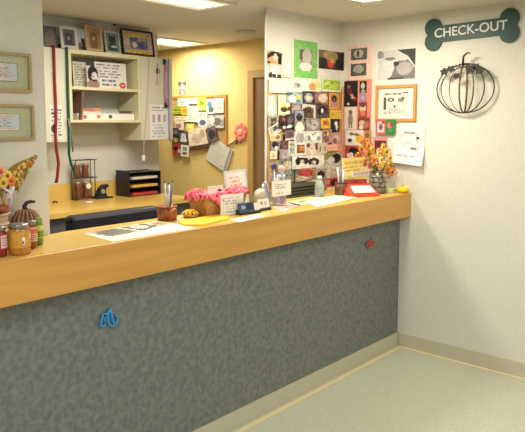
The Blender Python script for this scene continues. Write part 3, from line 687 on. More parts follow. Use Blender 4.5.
P((284, 92.5, 300.5, 103.5), 'teal and yellow picture with a white cat at the pinboard top', (150, 170, 160), [('e', .2, .25, .2, .2, (60, 96, 110)), ('e', .35, .6, .25, .3, (222, 220, 210)), ('e', .75, .35, .16, .2, (206, 196, 96)), ('e', .7, .75, .12, .15, (90, 130, 140)), ('n', 12, 14, 3)], 4)
P((300, 91.5, 312, 104.5), 'navy-bordered round picture of a pale orange cat', (52, 54, 86), [('e', .5, .5, .34, .36, (176, 160, 150)), ('e', .5, .52, .18, .2, (226, 206, 178)), ('e', .6, .3, .08, .08, (80, 70, 80))])
P((312, 92, 325.5, 104.5), 'pinkish photo of a pale cat lying on brown, right of the navy picture', (150, 104, 88), [('e', .6, .5, .34, .36, (206, 184, 172)), ('e', .65, .36, .2, .2, (222, 204, 194)), ('r', 0, .8, .5, 1, (96, 64, 58))])
P((326, 93, 336, 109.5), 'orange-framed photo of a black dog with a mauve scarf', (212, 154, 66), [('r', .14, .12, .86, .9, (186, 140, 84)), ('e', .5, .36, .28, .22, (54, 42, 48)), ('e', .5, .74, .32, .14, (176, 120, 130)), ('e', .5, .42, .1, .08, (130, 90, 90))])
P((289, 103.5, 299, 118), 'mauve-grey photo of a shaggy dark dog below the white cat picture', (136, 122, 126), [('e', .5, .35, .3, .25, (170, 150, 150)), ('e', .5, .65, .36, .2, (70, 66, 78)), ('n', 9, 22, 4)])
P((299, 104.5, 313, 118.5), 'photo of a brown and black dog with white around it', (206, 196, 180), pet(.5, .4, .3, (92, 66, 56), face=(44, 38, 40), ears='down')+[('e', .2, .6, .2, .3, (60, 50, 48))], 3)
P((312.5, 105.5, 325.5, 117.5), 'dark photo of a black dog with a white blaze', (96, 70, 66), [('e', .5, .45, .42, .4, (38, 34, 38)), ('e', .5, .5, .1, .22, (226, 220, 214)), ('e', .55, .72, .2, .12, (80, 70, 74))], -2)
P((326.5, 110, 338, 119), 'plain mustard yellow note on the right of the pinboard', (216, 180, 72), [('t', .1, .2, .9, .9, 3, (190, 146, 60), 3)])
P((266, 116, 276.5, 128), 'photo of a dark grey cat at the left edge of the pinboard', (166, 156, 134), pet(.5, .42, .3, (74, 72, 70), face=(120, 112, 104)))
P((266.5, 124.5, 278.5, 134.5), 'tilted white-edged photo of a grey kitten, left edge of the pinboard', (222, 216, 198), [('r', .12, .12, .88, .85, (176, 168, 160)), ('e', .55, .45, .22, .28, (84, 80, 92)), ('e', .5, .75, .3, .14, (206, 198, 186))], -22)
P((276, 116, 284.5, 129.5), 'narrow black and red-brown cat photo on the pinboard', (58, 46, 46), [('e', .6, .25, .25, .14, (156, 62, 54)), ('e', .4, .6, .3, .2, (30, 26, 30)), ('e', .7, .82, .2, .12, (206, 196, 184))], 8)
P((283, 114, 292, 128.5), 'dark photo of a mauve and black puppy on the pinboard', (52, 44, 52), [('e', .5, .4, .3, .24, (106, 88, 98)), ('e', .35, .85, .3, .1, (226, 222, 212)), ('e', .6, .3, .08, .06, (20, 18, 22))], -6)
P((291.5, 111, 300.5, 122), 'photo of a black curly dog on blue-grey ground', (142, 146, 152), [('e', .5, .55, .36, .34, (36, 34, 42)), ('e', .45, .35, .2, .16, (60, 56, 66)), ('n', 8, 14, 3)])
P((291, 121, 301.5, 132), 'small white fluffy dog photo in the middle of the pinboard', (130, 120, 104), [('e', .5, .62, .42, .38, (232, 226, 206)), ('e', .5, .3, .25, .22, (236, 230, 212))])
P((302, 118, 316.5, 131.5), 'photo of a grey shaggy dog resting, centre of the pinboard', (134, 128, 120), [('e', .5, .5, .4, .36, (172, 168, 164)), ('e', .3, .3, .1, .2, (120, 116, 116)), ('e', .42, .5, .05, .05, (50, 46, 46)), ('e', .6, .5, .05, .05, (50, 46, 46)), ('n', 12, 16, 3)])
P((317, 118, 326.5, 128.5), 'yellow photo with a red flower shape on the pinboard', (204, 172, 66), [('e', .5, .45, .34, .3, (190, 110, 66)), ('e', .5, .45, .14, .14, (170, 62, 56)), ('n', 9, 14, 3)])
P((328.5, 119, 336, 132.5), 'black photo with a white cat outline near the pinboard edge', (34, 36, 46), [('e', .55, .35, .22, .16, (222, 216, 202)), ('e', .65, .6, .16, .22, (214, 208, 196)), ('r', .6, .82, .95, 1, (120, 76, 56))])
P((267.5, 134, 278, 140.5), 'small buff photo of a tan dog lying, left edge of the pinboard', (218, 206, 166), [('e', .4, .6, .34, .3, (200, 176, 120)), ('e', .75, .5, .2, .3, (128, 112, 90))])
P((281.5, 130, 290.5, 140), 'plum-coloured cat photo on the pinboard', (118, 92, 100), [('e', .5, .5, .34, .34, (90, 72, 84)), ('r', 0, .85, 1, 1, (206, 198, 186))], -3)
P((290.5, 131, 302, 144.5), 'photo of a small speckled grey terrier on the pinboard', (206, 204, 190), [('e', .5, .5, .34, .38, (160, 160, 154)), ('n', 11, 26, 8)], 2)
P((302, 131, 318, 143.5), 'wide photo of a white and silver husky face', (206, 206, 204), [('e', .5, .4, .3, .34, (226, 224, 220)), ('e', .2, .55, .08, .2, (110, 116, 122)), ('e', .78, .6, .1, .18, (140, 146, 156)), ('e', .42, .3, .05, .06, (90, 86, 80)), ('e', .55, .18, .14, .08, (196, 170, 136))])
P((318, 129.5, 327.5, 143), 'brown and pink photo of two puppies on the pinboard', (166, 126, 116), [('e', .4, .25, .16, .14, (84, 60, 54)), ('e', .6, .3, .12, .12, (228, 206, 130)), ('e', .4, .7, .3, .22, (120, 84, 80)), ('n', 9, 20, 5)])
P((327.5, 132.5, 336, 144), 'dusty pink photo of a curled-up cat', (186, 148, 138), [('e', .5, .5, .32, .34, (206, 176, 166)), ('e', .35, .7, .2, .2, (130, 92, 90)), ('n', 9, 14, 9)])
P((268, 140.5, 277.5, 151), 'photo of a black and white kitten on the left of the pinboard', (150, 144, 138), [('e', .45, .4, .36, .32, (40, 38, 46)), ('e', .55, .72, .2, .18, (228, 222, 210))])
P((277, 140.5, 285, 150), 'dark maroon photo of a sleeping dog', (86, 60, 62), [('e', .5, .5, .3, .34, (120, 88, 88)), ('e', .55, .35, .14, .1, (60, 44, 46))])
P((275.5, 149, 287, 159), 'photo of a grey rabbit on the pinboard', (150, 140, 142), pet(.5, .42, .28, (176, 166, 168), face=(130, 120, 124), eye=(50, 44, 50)))
P((284, 141, 291.5, 156), 'narrow pale greenish photo of a small bird-like pet', (196, 196, 180), [('e', .5, .25, .3, .12, (150, 130, 110)), ('e', .5, .6, .3, .24, (150, 158, 144)), ('n', 8, 18, 3)], 3)
P((290.5, 143.5, 302, 155), 'white-matted photo of a ginger cat on the pinboard', (224, 220, 206), [('r', .14, .12, .86, .82, (122, 74, 54)), ('e', .55, .42, .26, .26, (186, 140, 84)), ('e', .3, .5, .12, .2, (150, 76, 60))])
P((302, 143, 313.5, 156), 'pale beige pig-like pet photo with dark red corners', (206, 186, 170), [('r', 0, 0, .28, .3, (92, 52, 56)), ('r', .76, 0, 1, .5, (106, 64, 62)), ('e', .5, .55, .28, .36, (226, 206, 190)), ('e', .42, .45, .04, .04, (80, 60, 60)), ('e', .6, .45, .04, .04, (80, 60, 60))])
P((313, 143, 322.5, 156), 'photo of a brown and white hound with long ears', (196, 184, 160), pet(.5, .42, .28, (206, 186, 164), ear=(104, 78, 66), face=(224, 212, 196), ears='down'))
P((322.5, 144, 336, 151), 'salmon pink strip with white writing on the pinboard', (222, 150, 128), [('t', .08, .15, .92, .85, 2, (236, 200, 184), 6)])
P((267, 151, 274, 159), 'little cream corner photo low on the left of the pinboard', (228, 218, 192), [('e', .5, .6, .3, .3, (200, 184, 150))])
P((276, 158, 290, 182), 'grey-green photo partly behind the clear holder of tubes', (126, 128, 116), [('e', .5, .3, .3, .18, (180, 170, 150)), ('n', 9, 24, 3)])
P((264.5, 160, 276, 182), 'pale brown photo at the bottom left of the pinboard', (160, 140, 116), [('e', .5, .4, .3, .22, (110, 92, 80)), ('n', 9, 20, 4)])
P((287, 155.5, 319, 168.5), 'long white photo strip of two black dogs resting side by side', (224, 222, 208), [('e', .3, .35, .2, .22, (34, 32, 36)), ('e', .18, .4, .08, .3, (26, 26, 30)), ('e', .42, .4, .07, .26, (30, 28, 32)), ('e', .3, .42, .07, .1, (190, 184, 170)), ('e', .66, .42, .18, .24, (50, 46, 48)), ('e', .56, .46, .06, .26, (28, 28, 30)), ('e', .77, .5, .06, .24, (30, 28, 30)), ('e', .67, .5, .07, .1, (206, 198, 186)), ('r', 0, .8, 1, 1, (206, 206, 190))], 2)
P((319, 152, 336, 167.5), 'photo of a black cat lying before green plants', (176, 170, 140), [('r', 0, 0, .5, .4, (136, 140, 88)), ('e', .7, .4, .28, .3, (30, 28, 32)), ('e', .4, .5, .22, .2, (206, 204, 196)), ('r', 0, .7, 1, 1, (190, 194, 196))], -2)
P((290, 168, 311, 180.5), 'photo with red cushions low on the pinboard', (150, 132, 112), [('e', .5, .35, .4, .3, (176, 60, 62)), ('e', .3, .8, .3, .2, (196, 176, 150)), ('r', 0, 0, .2, .4, (84, 90, 78)), ('n', 10, 22, 3)])
P((310, 168, 321, 183), 'photo of a black puppy facing out, low on the pinboard', (160, 150, 138), pet(.5, .4, .3, (36, 34, 38), face=(70, 60, 60), ears='down'))
P((321, 165.5, 336, 178.5), 'pale photo of a tabby kitten behind the pen cup', (206, 198, 186), pet(.5, .42, .26, (190, 176, 160), face=(226, 216, 206)))
P((319.5, 177.5, 335, 189.5), 'red picture with a black dog beside the pen cup', (186, 60, 62), [('e', .55, .4, .24, .28, (36, 32, 40)), ('r', 0, .75, 1, 1, (224, 200, 194)), ('e', .2, .3, .12, .2, (216, 120, 120))])
P((300, 178, 321, 190), 'brown and cream photo hidden behind the black brochure rack', (140, 120, 100), [('e', .4, .4, .3, .3, (206, 196, 176)), ('n', 9, 22, 7)])

# ================================================================== sign wall
SALM = (232, 168, 152)
sheet(PR, (348, 44.5, 372, 79.5), 'pink sheet with two small grey pet photos', (236, 198, 184), [('r', .13, .1, .80, .44, (96, 92, 88)), ('e', .45, .26, .2, .12, (176, 172, 166)), ('e', .42, .26, .05, .1, (60, 56, 56)), ('r', .13, .54, .78, .9, (84, 82, 78)), ('e', .45, .7, .22, .12, (150, 152, 136)), ('n', 12, 8, 3)], cat='mounted photo', name='mounted_photo')
sheet(PR, (343, 80, 371.5, 160), 'tall salmon pink backing sheet under the photos beside the corner', (222, 138, 120), [('t', .85, .1, .98, .9, 20, (214, 120, 104), 3)], cat='backing sheet', name='backing_sheet')
sheet(PR, (344.5, 81, 358, 106.5), 'tall black photo of a person in red with a pale dog', (34, 30, 36), [('e', .35, .22, .14, .07, (150, 96, 84)), ('e', .4, .42, .2, .14, (96, 40, 42)), ('e', .58, .56, .12, .06, (190, 140, 92)), ('e', .75, .7, .2, .08, (140, 40, 34)), ('e', .32, .9, .1, .05, (206, 202, 196)), ('e', .66, .66, .14, .03, (206, 180, 150))])
sheet(PR, (360, 81, 367, 93), 'small black and white portrait photo right of the black photo', (36, 36, 38), [('e', .45, .4, .28, .26, (196, 190, 178)), ('e', .5, .85, .3, .16, (150, 146, 140))])
sheet(PR, (360, 94, 366.5, 101.5), 'tiny mauve picture under the black and white portrait', (156, 128, 156), [('e', .5, .5, .3, .3, (186, 160, 180))])
sheet(PR, (345, 107, 357, 129.5), 'white photo of a tall brown dog standing, below the black photo', (220, 210, 196), [('e', .5, .25, .16, .12, (120, 96, 84)), ('e', .5, .55, .22, .24, (150, 128, 112)), ('r', .36, .7, .44, .92, (110, 90, 80)), ('r', .56, .7, .64, .92, (110, 90, 80))])
sheet(PR, (359, 102, 367.5, 117), 'photo of a long-haired face beside the tall black photo', (170, 70, 64), [('e', .5, .4, .36, .3, (216, 186, 160)), ('e', .5, .2, .36, .16, (90, 70, 62)), ('e', .5, .75, .3, .2, (196, 120, 90))])
sheet(PR, (358.5, 117.5, 370, 130), 'red-brown photo of two dogs snuggling', (128, 60, 52), [('e', .35, .45, .24, .24, (206, 180, 150)), ('e', .7, .6, .24, .26, (176, 110, 90)), ('e', .3, .8, .2, .16, (222, 206, 190))])
sheet(PR, (346, 130, 364.5, 145.5), 'photo of a white dog with a blue-black nose and a yellow toy', (224, 214, 202), [('e', .3, .45, .24, .28, (236, 230, 222)), ('e', .26, .68, .12, .14, (54, 62, 92)), ('e', .35, .26, .14, .1, (130, 110, 90)), ('e', .78, .55, .2, .3, (222, 172, 66)), ('e', .62, .3, .14, .1, (140, 110, 90))])
sheet(PR, (346, 146, 363, 159), 'photo of a black and white cat on red cloth', (176, 70, 54), [('e', .5, .4, .3, .3, (34, 32, 38)), ('e', .35, .72, .26, .2, (222, 206, 196)), ('e', .6, .66, .12, .14, (52, 46, 50))])
sheet(PR, (364.5, 130.5, 372, 146), 'narrow brown and orange photo above the autumn flowers', (190, 128, 70), [('e', .5, .3, .3, .16, (120, 90, 72)), ('e', .5, .7, .3, .2, (224, 146, 62))])
GRY = (150, 148, 144)
sheet(PR, (376.5, 48.5, 416, 81.5), 'large grey photo of wrinkly pale puppies on white paper', (226, 222, 214), [('r', .04, .04, .98, .94, (206, 202, 198)), ('g', [(.52, .04), (.98, .04), (.98, .55), (.8, .25)], (70, 66, 66)), ('e', .1, .16, .1, .12, (150, 146, 146)), ('e', .36, .5, .2, .2, (216, 212, 206)), ('e', .36, .3, .14, .05, (130, 124, 122)), ('g', [(.44, .4), (.8, .36), (.98, .62), (.98, .94), (.3, .94), (.4, .8), (.46, .6)], (122, 116, 112)), ('e', .72, .62, .2, .2, (170, 164, 160)), ('e', .52, .46, .07, .07, (60, 56, 56)), ('r', .3, .88, .7, .94, (84, 80, 80)), ('r', .0, .0, .035, 1, (226, 222, 214)), ('n', 22, 6, 5)])
framed(PR, (376.5, 85, 417, 121.5), .022, orf, 'orange wood framed print of small fossil-like drawings on the sign wall', (224, 222, 208), [('r', .13, .13, .86, .88, (206, 206, 190)), ('t', .18, .14, .7, .24, 1, (120, 116, 108), 3), ('r', .15, .3, .22, .7, (74, 72, 68)), ('e', .36, .38, .1, .06, (88, 86, 80)), ('e', .36, .38, .04, .03, (206, 206, 190)), ('e', .64, .4, .09, .07, (130, 128, 120)), ('e', .7, .34, .04, .05, (90, 86, 80)), ('e', .47, .6, .03, .05, (90, 86, 80)), ('t', .3, .66, .8, .82, 3, (170, 168, 156), 6), ('r', .7, .15, .84, .19, (80, 76, 72)), ('t', .16, .78, .4, .86, 1, (130, 126, 116), 8)])
sheet(PR, (377, 119.5, 387.5, 134.5), 'red and white card at the lower left corner of the orange frame', (206, 92, 98), [('r', .15, .15, .8, .85, (222, 196, 190)), ('e', .5, .5, .2, .2, (120, 90, 90)), ('r', .6, .1, .9, .3, (180, 50, 54))], cat='card', name='greeting_card', off=.02)
sheet(PR, (387, 119.5, 397, 134.5), 'green card with a pink and red figure under the orange frame', (50, 124, 52), [('e', .4, .4, .22, .2, (206, 110, 120)), ('e', .6, .3, .14, .14, (170, 40, 60)), ('e', .5, .75, .2, .08, (80, 150, 70))], cat='card', name='greeting_card', off=.02)
sheet(PR, (373, 137, 387.5, 156), 'pink-edged maroon card on the wall behind the flowers', (232, 140, 140), [('r', .12, .2, .9, .9, (88, 38, 48)), ('e', .5, .75, .3, .2, (200, 150, 140))], cat='card', name='greeting_card')
sheet(PR, (384, 172, 395, 184), 'small pale paper on the wall behind the flower pot', (216, 210, 200), [('t', .1, .1, .9, .9, 4, (180, 176, 170), 3)], cat='paper', name='paper_sheet')
# big white sketch sheet with a curled foot
c, w, h = wrect(PR, 394.5, 122, 425, 164)
def curl(x, y, z):
    k = max(0, (-z/h)); return (x, y-.03*k*k*4-(.012*max(0, x/w)*max(0, -z/h)*4), z-.01*x/w*2)
o = ink_grid('dog_drawing', w, h, .0012, (232, 228, 216), [('t', .1, .08, .9, .13, 1, (206, 202, 194), 3)]+[q for r0, cc in ((1, (176, 172, 166)), (.86, (230, 226, 214))) for q in (('e', .52, .36, .26*r0, .16*r0, cc), ('e', .3, .44, .12*r0, .14*r0, cc), ('e', .68, .56, .14*r0, .14*r0, cc))]+[('e', .78, .36, .05, .035, (60, 58, 62)), ('e', .66, .62, .12, .03, (120, 116, 112)), ('e', .5, .26, .2, .02, (140, 136, 130)), ('t', .08, .78, .86, .84, 1, (156, 152, 146), 8), ('t', .2, .86, .7, .9, 1, (186, 182, 176), 9)], loc=c+wout(PR, .004), rot=wrot(PR), nx=44, bend=curl)
tag(o, 'white sheet with a pencil dog drawing, its foot curling off the sign wall', 'drawing')

# the bone sign
c, w, h = wrect(PR, 426, 13.5, 519.5, 47)
bs = thing('bone_sign', 'dark green bone-shaped sign reading CHECK-OUT', 'sign', c+wout(PR, .001), rot=wrot(PR, -1.2))
grn = mat('dark_green_sign_paint', (36, 72, 64), .45)
def bone(w, h):
    r = h*.285; b = h/2-r; a = w/2-r; yb = h*.25; n = 14
    aj = math.asin(min(1, (yb-b)/r)) if yb > b else 0
    def arc(cx, cz, a0, a1): return [(cx+r*math.cos(R(a0+(a1-a0)*i/n)), cz+r*math.sin(R(a0+(a1-a0)*i/n))) for i in range(n+1)]
    al = math.degrees(math.asin((yb-b)/r)); e = math.degrees(math.asin(min(1, b/r*.98)))
    ur = arc(a, b, 180-al, -e)                    # upper right lobe, clockwise
    lr = [(x, -z) for x, z in ur][::-1]
    right = ur+lr
    left = [(-x, -z) for x, z in right]
    return right+left
m = MB(); m.prism(bone(w, h), -.014, 0, grn); m.build('bone_board', bs)
cu = bpy.data.curves.new('lettering', 'FONT'); cu.body = 'CHECK-OUT'; cu.align_x = 'CENTER'; cu.align_y = 'CENTER'; cu.size = h*.44; cu.extrude = .001; cu.offset = .0012
tmp = bpy.data.objects.new('tmp', cu); C.collection.objects.link(tmp); bpy.context.view_layer.update()
me = bpy.data.meshes.new_from_object(tmp.evaluated_get(bpy.context.evaluated_depsgraph_get())); bpy.data.objects.remove(tmp)
me.name = 'lettering'; me.materials.clear(); me.materials.append(mat('white_lettering', (222, 222, 214), .5))
tw = max(v.co.x for v in me.vertices)-min(v.co.x for v in me.vertices); sc = w*.77/tw
for v in me.vertices: v.co = Vector((v.co.x*sc, -.0155-v.co.z, v.co.y*sc*.98+.004))
o = bpy.data.objects.new('lettering', me); C.collection.objects.link(o); o.parent = bs
# wire pumpkin
c, w, h = wrect(PR, 439, 64, 496, 113)
t = thing('wire_pumpkin', 'dark wire pumpkin wall ornament with vine leaves below the bone sign', 'wall ornament', c+wout(PR, .03), rot=wrot(PR))
wm = mat('dark_brown_wire', (74, 66, 62), .45, .5); wr = mat('rusty_wire', (128, 98, 66), .5, .4, c2=(80, 62, 48), scale=60, lo=.45, hi=.55)
def rib(fx, m_, r):
    b = MB(); pts = []
    for i in range(33):
        a = 2*math.pi*i/32
    for i in range(25):
        q = -math.pi/2+math.pi*i/24
        pts.append((w/2*fx*math.cos(q)+(0), -.03*math.sqrt(max(0, 1-fx*fx))*math.cos(q)*2, h/2*math.sin(q)))
    b.tube(pts, r, m_, seg=6); return b
for k, (fx, m_, r) in enumerate(((-1, wm, .0045), (-.75, wm, .003), (-.42, wm, .0025), (-.06, wr, .006), (.2, wr, .0065), (.42, wr, .0055), (.75, wm, .004), (1, wm, .004))):
    rib(fx, m_, r).build('rib', t)
b = MB(); b.tube([(-.005, -.03, h*.44), (0, -.04, h*.56), (.004, -.045, h*.64), (.03, -.045, h*.70), (.05, -.045, h*.69)], [.009, .008, .007, .006, .004], wm); b.build('stem', t)
lfm = mat('dark_metal_leaf', (48, 46, 42), .5, .4)
def leafpts(cx, cz, s, rot):
    o_ = []
    for i in range(20):
        a = 2*math.pi*i/20; rr = s*(1.0 if i % 4 == 0 else .62 if i % 2 == 0 else .7)
        o_.append((cx+rr*math.cos(a+rot), cz+rr*.8*math.sin(a+rot)))
    return o_
for cx, cz, s, ro in ((-.32*w, .35*h, .036, .3), (-.2*w, .40*h, .034, 1), (-.1*w, .25*h, .032, 2), (.15*w, .36*h, .040, .5), (.3*w, .33*h, .040, 1.4), (.23*w, .42*h, .032, .8)):
    b = MB(); b.prism(leafpts(cx, cz, s, ro), -.052, -.048, lfm); b.build('leaf', t)
b = MB(); b.tube([(-.33*w, -.045, .4*h), (-.1*w, -.046, .44*h), (.1*w, -.046, .42*h), (.32*w, -.045, .4*h)], .0035, wm); b.tube([(0, .028, h*.42), (0, -.04, h*.44)], .004, wm); b.build('vine', t)

# ================================================================== things on the check-out counter
def C0(u, v): return at(u, v, 'z', ZC+.0006)
def xw(u0, u1, y): return at(u1, 200, 'y', y).x-at(u0, 200, 'y', y).x
def rad_(u0, u1, y):
    p = at((u0+u1)/2, 200, 'y', y); return (u1-u0)/2*(p.x*math.cos(YAW)+p.y*math.sin(YAW))/633
def zh(u, v, y): return at(u, v, 'y', y).z-ZC
def flat(corners, label, base, ops, name='leaflet', cat='leaflet', lift=0, th=.0012):
    """paper lying on the counter, corners clockwise from the far left in the photo"""
    P = [at(u, v, 'z', ZC+.0006+lift) for u, v in corners]
    A, B, Cc, D = P; c = (A+B+Cc+D)/4
    nx, ny = 40, 22; bm = bmesh.new(); lay = bm.loops.layers.float_color.new('ink')
    def q(a, b, z): 
        p = (A*(1-a)+B*a)*(1-b)+(D*(1-a)+Cc*a)*b; return Vector((p.x-c.x, p.y-c.y, z))
    V = [[bm.verts.new(q(i/nx, j/ny, th)) for i in range(nx+1)] for j in range(ny+1)]
    for j in range(ny):
        for i in range(nx):
            f = bm.faces.new((V[j][i], V[j+1][i], V[j+1][i+1], V[j][i+1])); cc = lin(paint(ops, base, (i+.5)/nx, (j+.5)/ny, nx))
            for l in f.loops: l[lay] = (*cc, 1)
    bk = [bm.verts.new(q(a, b, 0)) for a, b in ((0, 0), (1, 0), (1, 1), (0, 1))]
    f = bm.faces.new(bk)
    top = V[0]; bot = V[ny]; lf = [V[j][0] for j in range(ny+1)]; rt = [V[j][nx] for j in range(ny+1)]
    fs = [f, bm.faces.new([bk[0]]+list(top)+[bk[1]]), bm.faces.new([bk[1]]+rt+[bk[2]]), bm.faces.new([bk[2]]+list(bot)[::-1]+[bk[3]]), bm.faces.new([bk[3]]+lf[::-1]+[bk[0]])]
    for f in fs:
        for l in f.loops: l[lay] = (*lin(base), 1)
    bmesh.ops.recalc_face_normals(bm, faces=bm.faces)
    me = bpy.data.meshes.new(name); bm.to_mesh(me); bm.free(); me.materials.append(m_print())
    o = bpy.data.objects.new(name, me); C.collection.objects.link(o); o.location = (c.x, c.y, ZC+.0006+lift)
    return tag(o, label, cat)
flat([(82, 233.5), (158, 221), (196.5, 228), (113, 242)], 'long pale leaflet with pet pictures lying before the office chair', (232, 222, 204),
     [('g', [(.05, .06), (.40, .04), (.48, .55), (.12, .62)], (112, 108, 90)), ('e', .24, .28, .09, .14, (96, 92, 84)), ('g', [(.44, .04), (.76, .02), (.80, .4), (.52, .58)], (84, 80, 66)), ('e', .62, .24, .1, .16, (206, 196, 176)), ('g', [(.78, .04), (.97, .06), (.98, .4), (.82, .44)], (160, 172, 104)), ('r', 0, .0, .4, .05, (214, 150, 130)), ('g', [(.0, .02), (.1, .02), (.14, .2), (.04, .2)], (206, 172, 160)), ('e', .86, .2, .06, .08, (206, 96, 60)), ('t', .2, .8, .9, .92, 1, (206, 196, 180), 3), ('n', 30, 8, 3)])
flat([(285, 202.5), (318, 196), (331, 198), (300, 206)], 'green-grey leaflet partly under the long cream brochure', (190, 192, 160), [('e', .4, .5, .2, .25, (120, 130, 96)), ('r', .6, .2, .9, .6, (222, 214, 190)), ('n', 10, 12, 3)])
flat([(303, 201.5), (338, 194.5), (357, 197.5), (318, 207)], 'long cream brochure lying right of the black brochure rack', (240, 234, 196), [('r', .05, .1, .5, .22, (206, 190, 130)), ('t', .1, .4, .9, .9, 3, (226, 216, 176), 5)], lift=.002)
flat([(272, 207), (290, 202.5), (301, 205), (283, 212)], 'small pink slip lying before the toy jar', (232, 186, 168), [('t', .1, .2, .9, .8, 3, (214, 120, 110), 5)])
flat([(231, 220), (258, 214), (266, 216), (240, 222.5)], 'small white slip on the counter under the little card stands', (238, 230, 206), [('t', .1, .2, .9, .8, 3, (222, 210, 176), 5)])
# jars
glassy = mat('amber_relish', (196, 138, 42), .25, c2=(168, 108, 30), scale=60, spec=.6)
lidm = mat('pewter_lid', (150, 146, 136), .3, .8)
def jar(x, y, r, h, cont, lidc, label, lab_ops, lab_base, name='jar', lab=(.3, .9), rz=0, lidh=.14):
    t = thing(name, label, 'jar', (x, y, ZC+.0006), rz, 'jars at the left end of the counter')
    hb = h*(1-lidh)
    m = MB(); m.lathe([(r*.86, 0), (r*.98, .006), (r, .014), (r, hb*.86), (r*.86, hb*.97), (r*.84, hb)], cont, seg=28); m.build('glass', t)
    m = MB(); m.lathe([(r*.9, hb+.0005), (r*.93, hb+.003), (r*.93, h-.003), (r*.9, h), (r*.4, h+.0005)], lidc, seg=28); m.build('lid', t)
    # wrapped label
    lw = r*math.pi*.95; lh = hb*(lab[1]-lab[0])
    def bend(x_, y_, z_):
        a = x_/r; rr = r+.0012-y_*1.0
        return (rr*math.sin(a), -rr*math.cos(a), z_)
    o = ink_grid('label', lw, lh, .0008, lab_base, lab_ops, parent=t, nx=36, loc=(0, 0, hb*(lab[0]+lab[1])/2), bend=bend); 
    return t
def place_jar(u0, u1, vb, vt, y, *a, **k):
    xa, xb = at(u0, 200, 'y', y).x, at(u1, 200, 'y', y).x
    p = at((u0+u1)/2, vb, 'z', ZC); r = rad_(u0, u1, y)
    D = p.y; h = at((u0+u1)/2, vt, 'y', y).z-ZC
    return jar((xa+xb)/2, y, r, h, *a, **k)
AMB = (206, 152, 60)
pj = C0(17, 254)
place_jar(6.5, 28, 256, 224, 2.345, glassy, lidm, 'largest jar of amber relish with a pewter lid at the left of the counter', [('r', .30, .35, .40, .8, (236, 230, 214)), ('t', .31, .37, .39, .78, 6, (60, 50, 44), 3), ('e', .72, .5, .1, .3, (222, 120, 60)), ('e', .62, .35, .06, .16, (232, 196, 170)), ('e', .8, .3, .05, .14, (228, 150, 90)), ('n', 20, 16, 3)], AMB, rz=R(22))
place_jar(-12, 4.5, 261, 227, 2.36, mat('red_relish', (150, 44, 44), .25, c2=(120, 36, 36), scale=50), lidm, 'dark red jar cut by the left edge of the picture', [('r', .3, .1, .95, .9, (222, 196, 190)), ('t', .35, .2, .9, .8, 4, (176, 70, 80), 3)], (172, 62, 66), rz=R(25))
place_jar(25, 35.5, 250, 221, 2.42, mat('rust_relish', (160, 88, 50), .25, c2=(130, 70, 40), scale=50), lidm, 'narrow jar with a red and cream label behind the largest jar', [('r', 0, .1, 1, .45, (206, 110, 84)), ('t', .1, .5, .9, .9, 3, (150, 60, 50), 3)], (222, 186, 160), rz=R(25))
place_jar(34, 41.5, 247, 217.5, 2.465, mat('green_bottle_glass', (110, 140, 50), .25), mat('green_cap', (130, 160, 70), .4), 'slim bottle with a lime green label right of the jars', [('r', 0, 0, 1, .35, (206, 214, 120)), ('t', .1, .45, .9, .9, 3, (60, 84, 30), 3)], (150, 186, 62), rz=R(25), lidh=.2)
# woven twig pumpkin
y = 2.578; x = (at(12, 215, 'y', y).x+at(39, 215, 'y', y).x)/2; rp_ = rad_(11, 39.5, y)/1.07; hp = zh(26, 208, y)*.98
t = thing('twig_pumpkin', 'brown woven twig pumpkin standing behind the jars', 'pumpkin', (x, y, ZC+.0006))
twig = mat('woven_twig', (128, 88, 66), .8, c2=(92, 62, 46), scale=90, bump=.6, stretch=(1, 1, .3)); twl = mat('light_twig', (172, 134, 104), .8)
prof = [(rp_*.45, 0), (rp_*.8, hp*.1), (rp_*.99, hp*.32), (rp_, hp*.5), (rp_*.9, hp*.74), (rp_*.6, hp*.93), (rp_*.2, hp*.98)]
m = MB(); m.lathe(prof, twig, seg=72, rib=.09, nrib=18); m.build('body', t)
m = MB()
for k in range(18):
    a = 2*math.pi*(k+.5)/18; m.tube([(r_*1.09*math.cos(a), r_*1.09*math.sin(a), z_) for r_, z_ in prof[1:]], .0028, twl, seg=5)
m.build('ribs', t)
dks = mat('dark_stem', (62, 50, 46), .7)
m = MB(); m.tube([(0, 0, hp*.95), (-.005, 0, hp*1.08), (.008, 0, hp*1.18), (.026, 0, hp*1.2), (.046, 0, hp*1.18)], [.012, .010, .009, .008, .005], dks); m.build('stem', t)
# harvest basket
y = 2.56; x = at(-14, 215, 'y', y).x
t = thing('harvest_basket', 'cream wicker basket with flowers and a leafy fabric horn at the left edge', 'basket', (x, y, ZC+.0006))
wick = mat('cream_wicker', (222, 200, 164), .7, c2=(192, 160, 120), scale=70, bump=.8, stretch=(1, 1, 2))
rb_ = .085; hb_ = zh(5, 212, y)
m = MB(); m.lathe([(rb_*.72, 0), (rb_*.9, hb_*.3), (rb_, hb_*.9), (rb_*1.05, hb_), (rb_*.98, hb_*1.01), (rb_*.93, hb_*.9), (rb_*.6, .012)], wick, seg=40, caps=(True, True)); m.build('bowl', t)
m = MB()
for z_, f in ((hb_*.3, .92), (hb_*.5, .96), (hb_*.7, 1.0), (hb_, 1.06)): m.tube([(rb_*f*math.cos(2*math.pi*i/28), rb_*f*math.sin(2*math.pi*i/28), z_) for i in range(28)], .005, wick, loop=True, seg=6)
m.build('rim', t)
m = MB(); hp2 = zh(8, 180, y)
m.tube([(rb_*math.cos(a), 0, hb_+(hp2-hb_)*math.sin(a)) for a in [math.pi*i/16 for i in range(17)]], .009, mat('gold_ribbon', (206, 170, 80), .5), seg=8); m.build('handle', t)
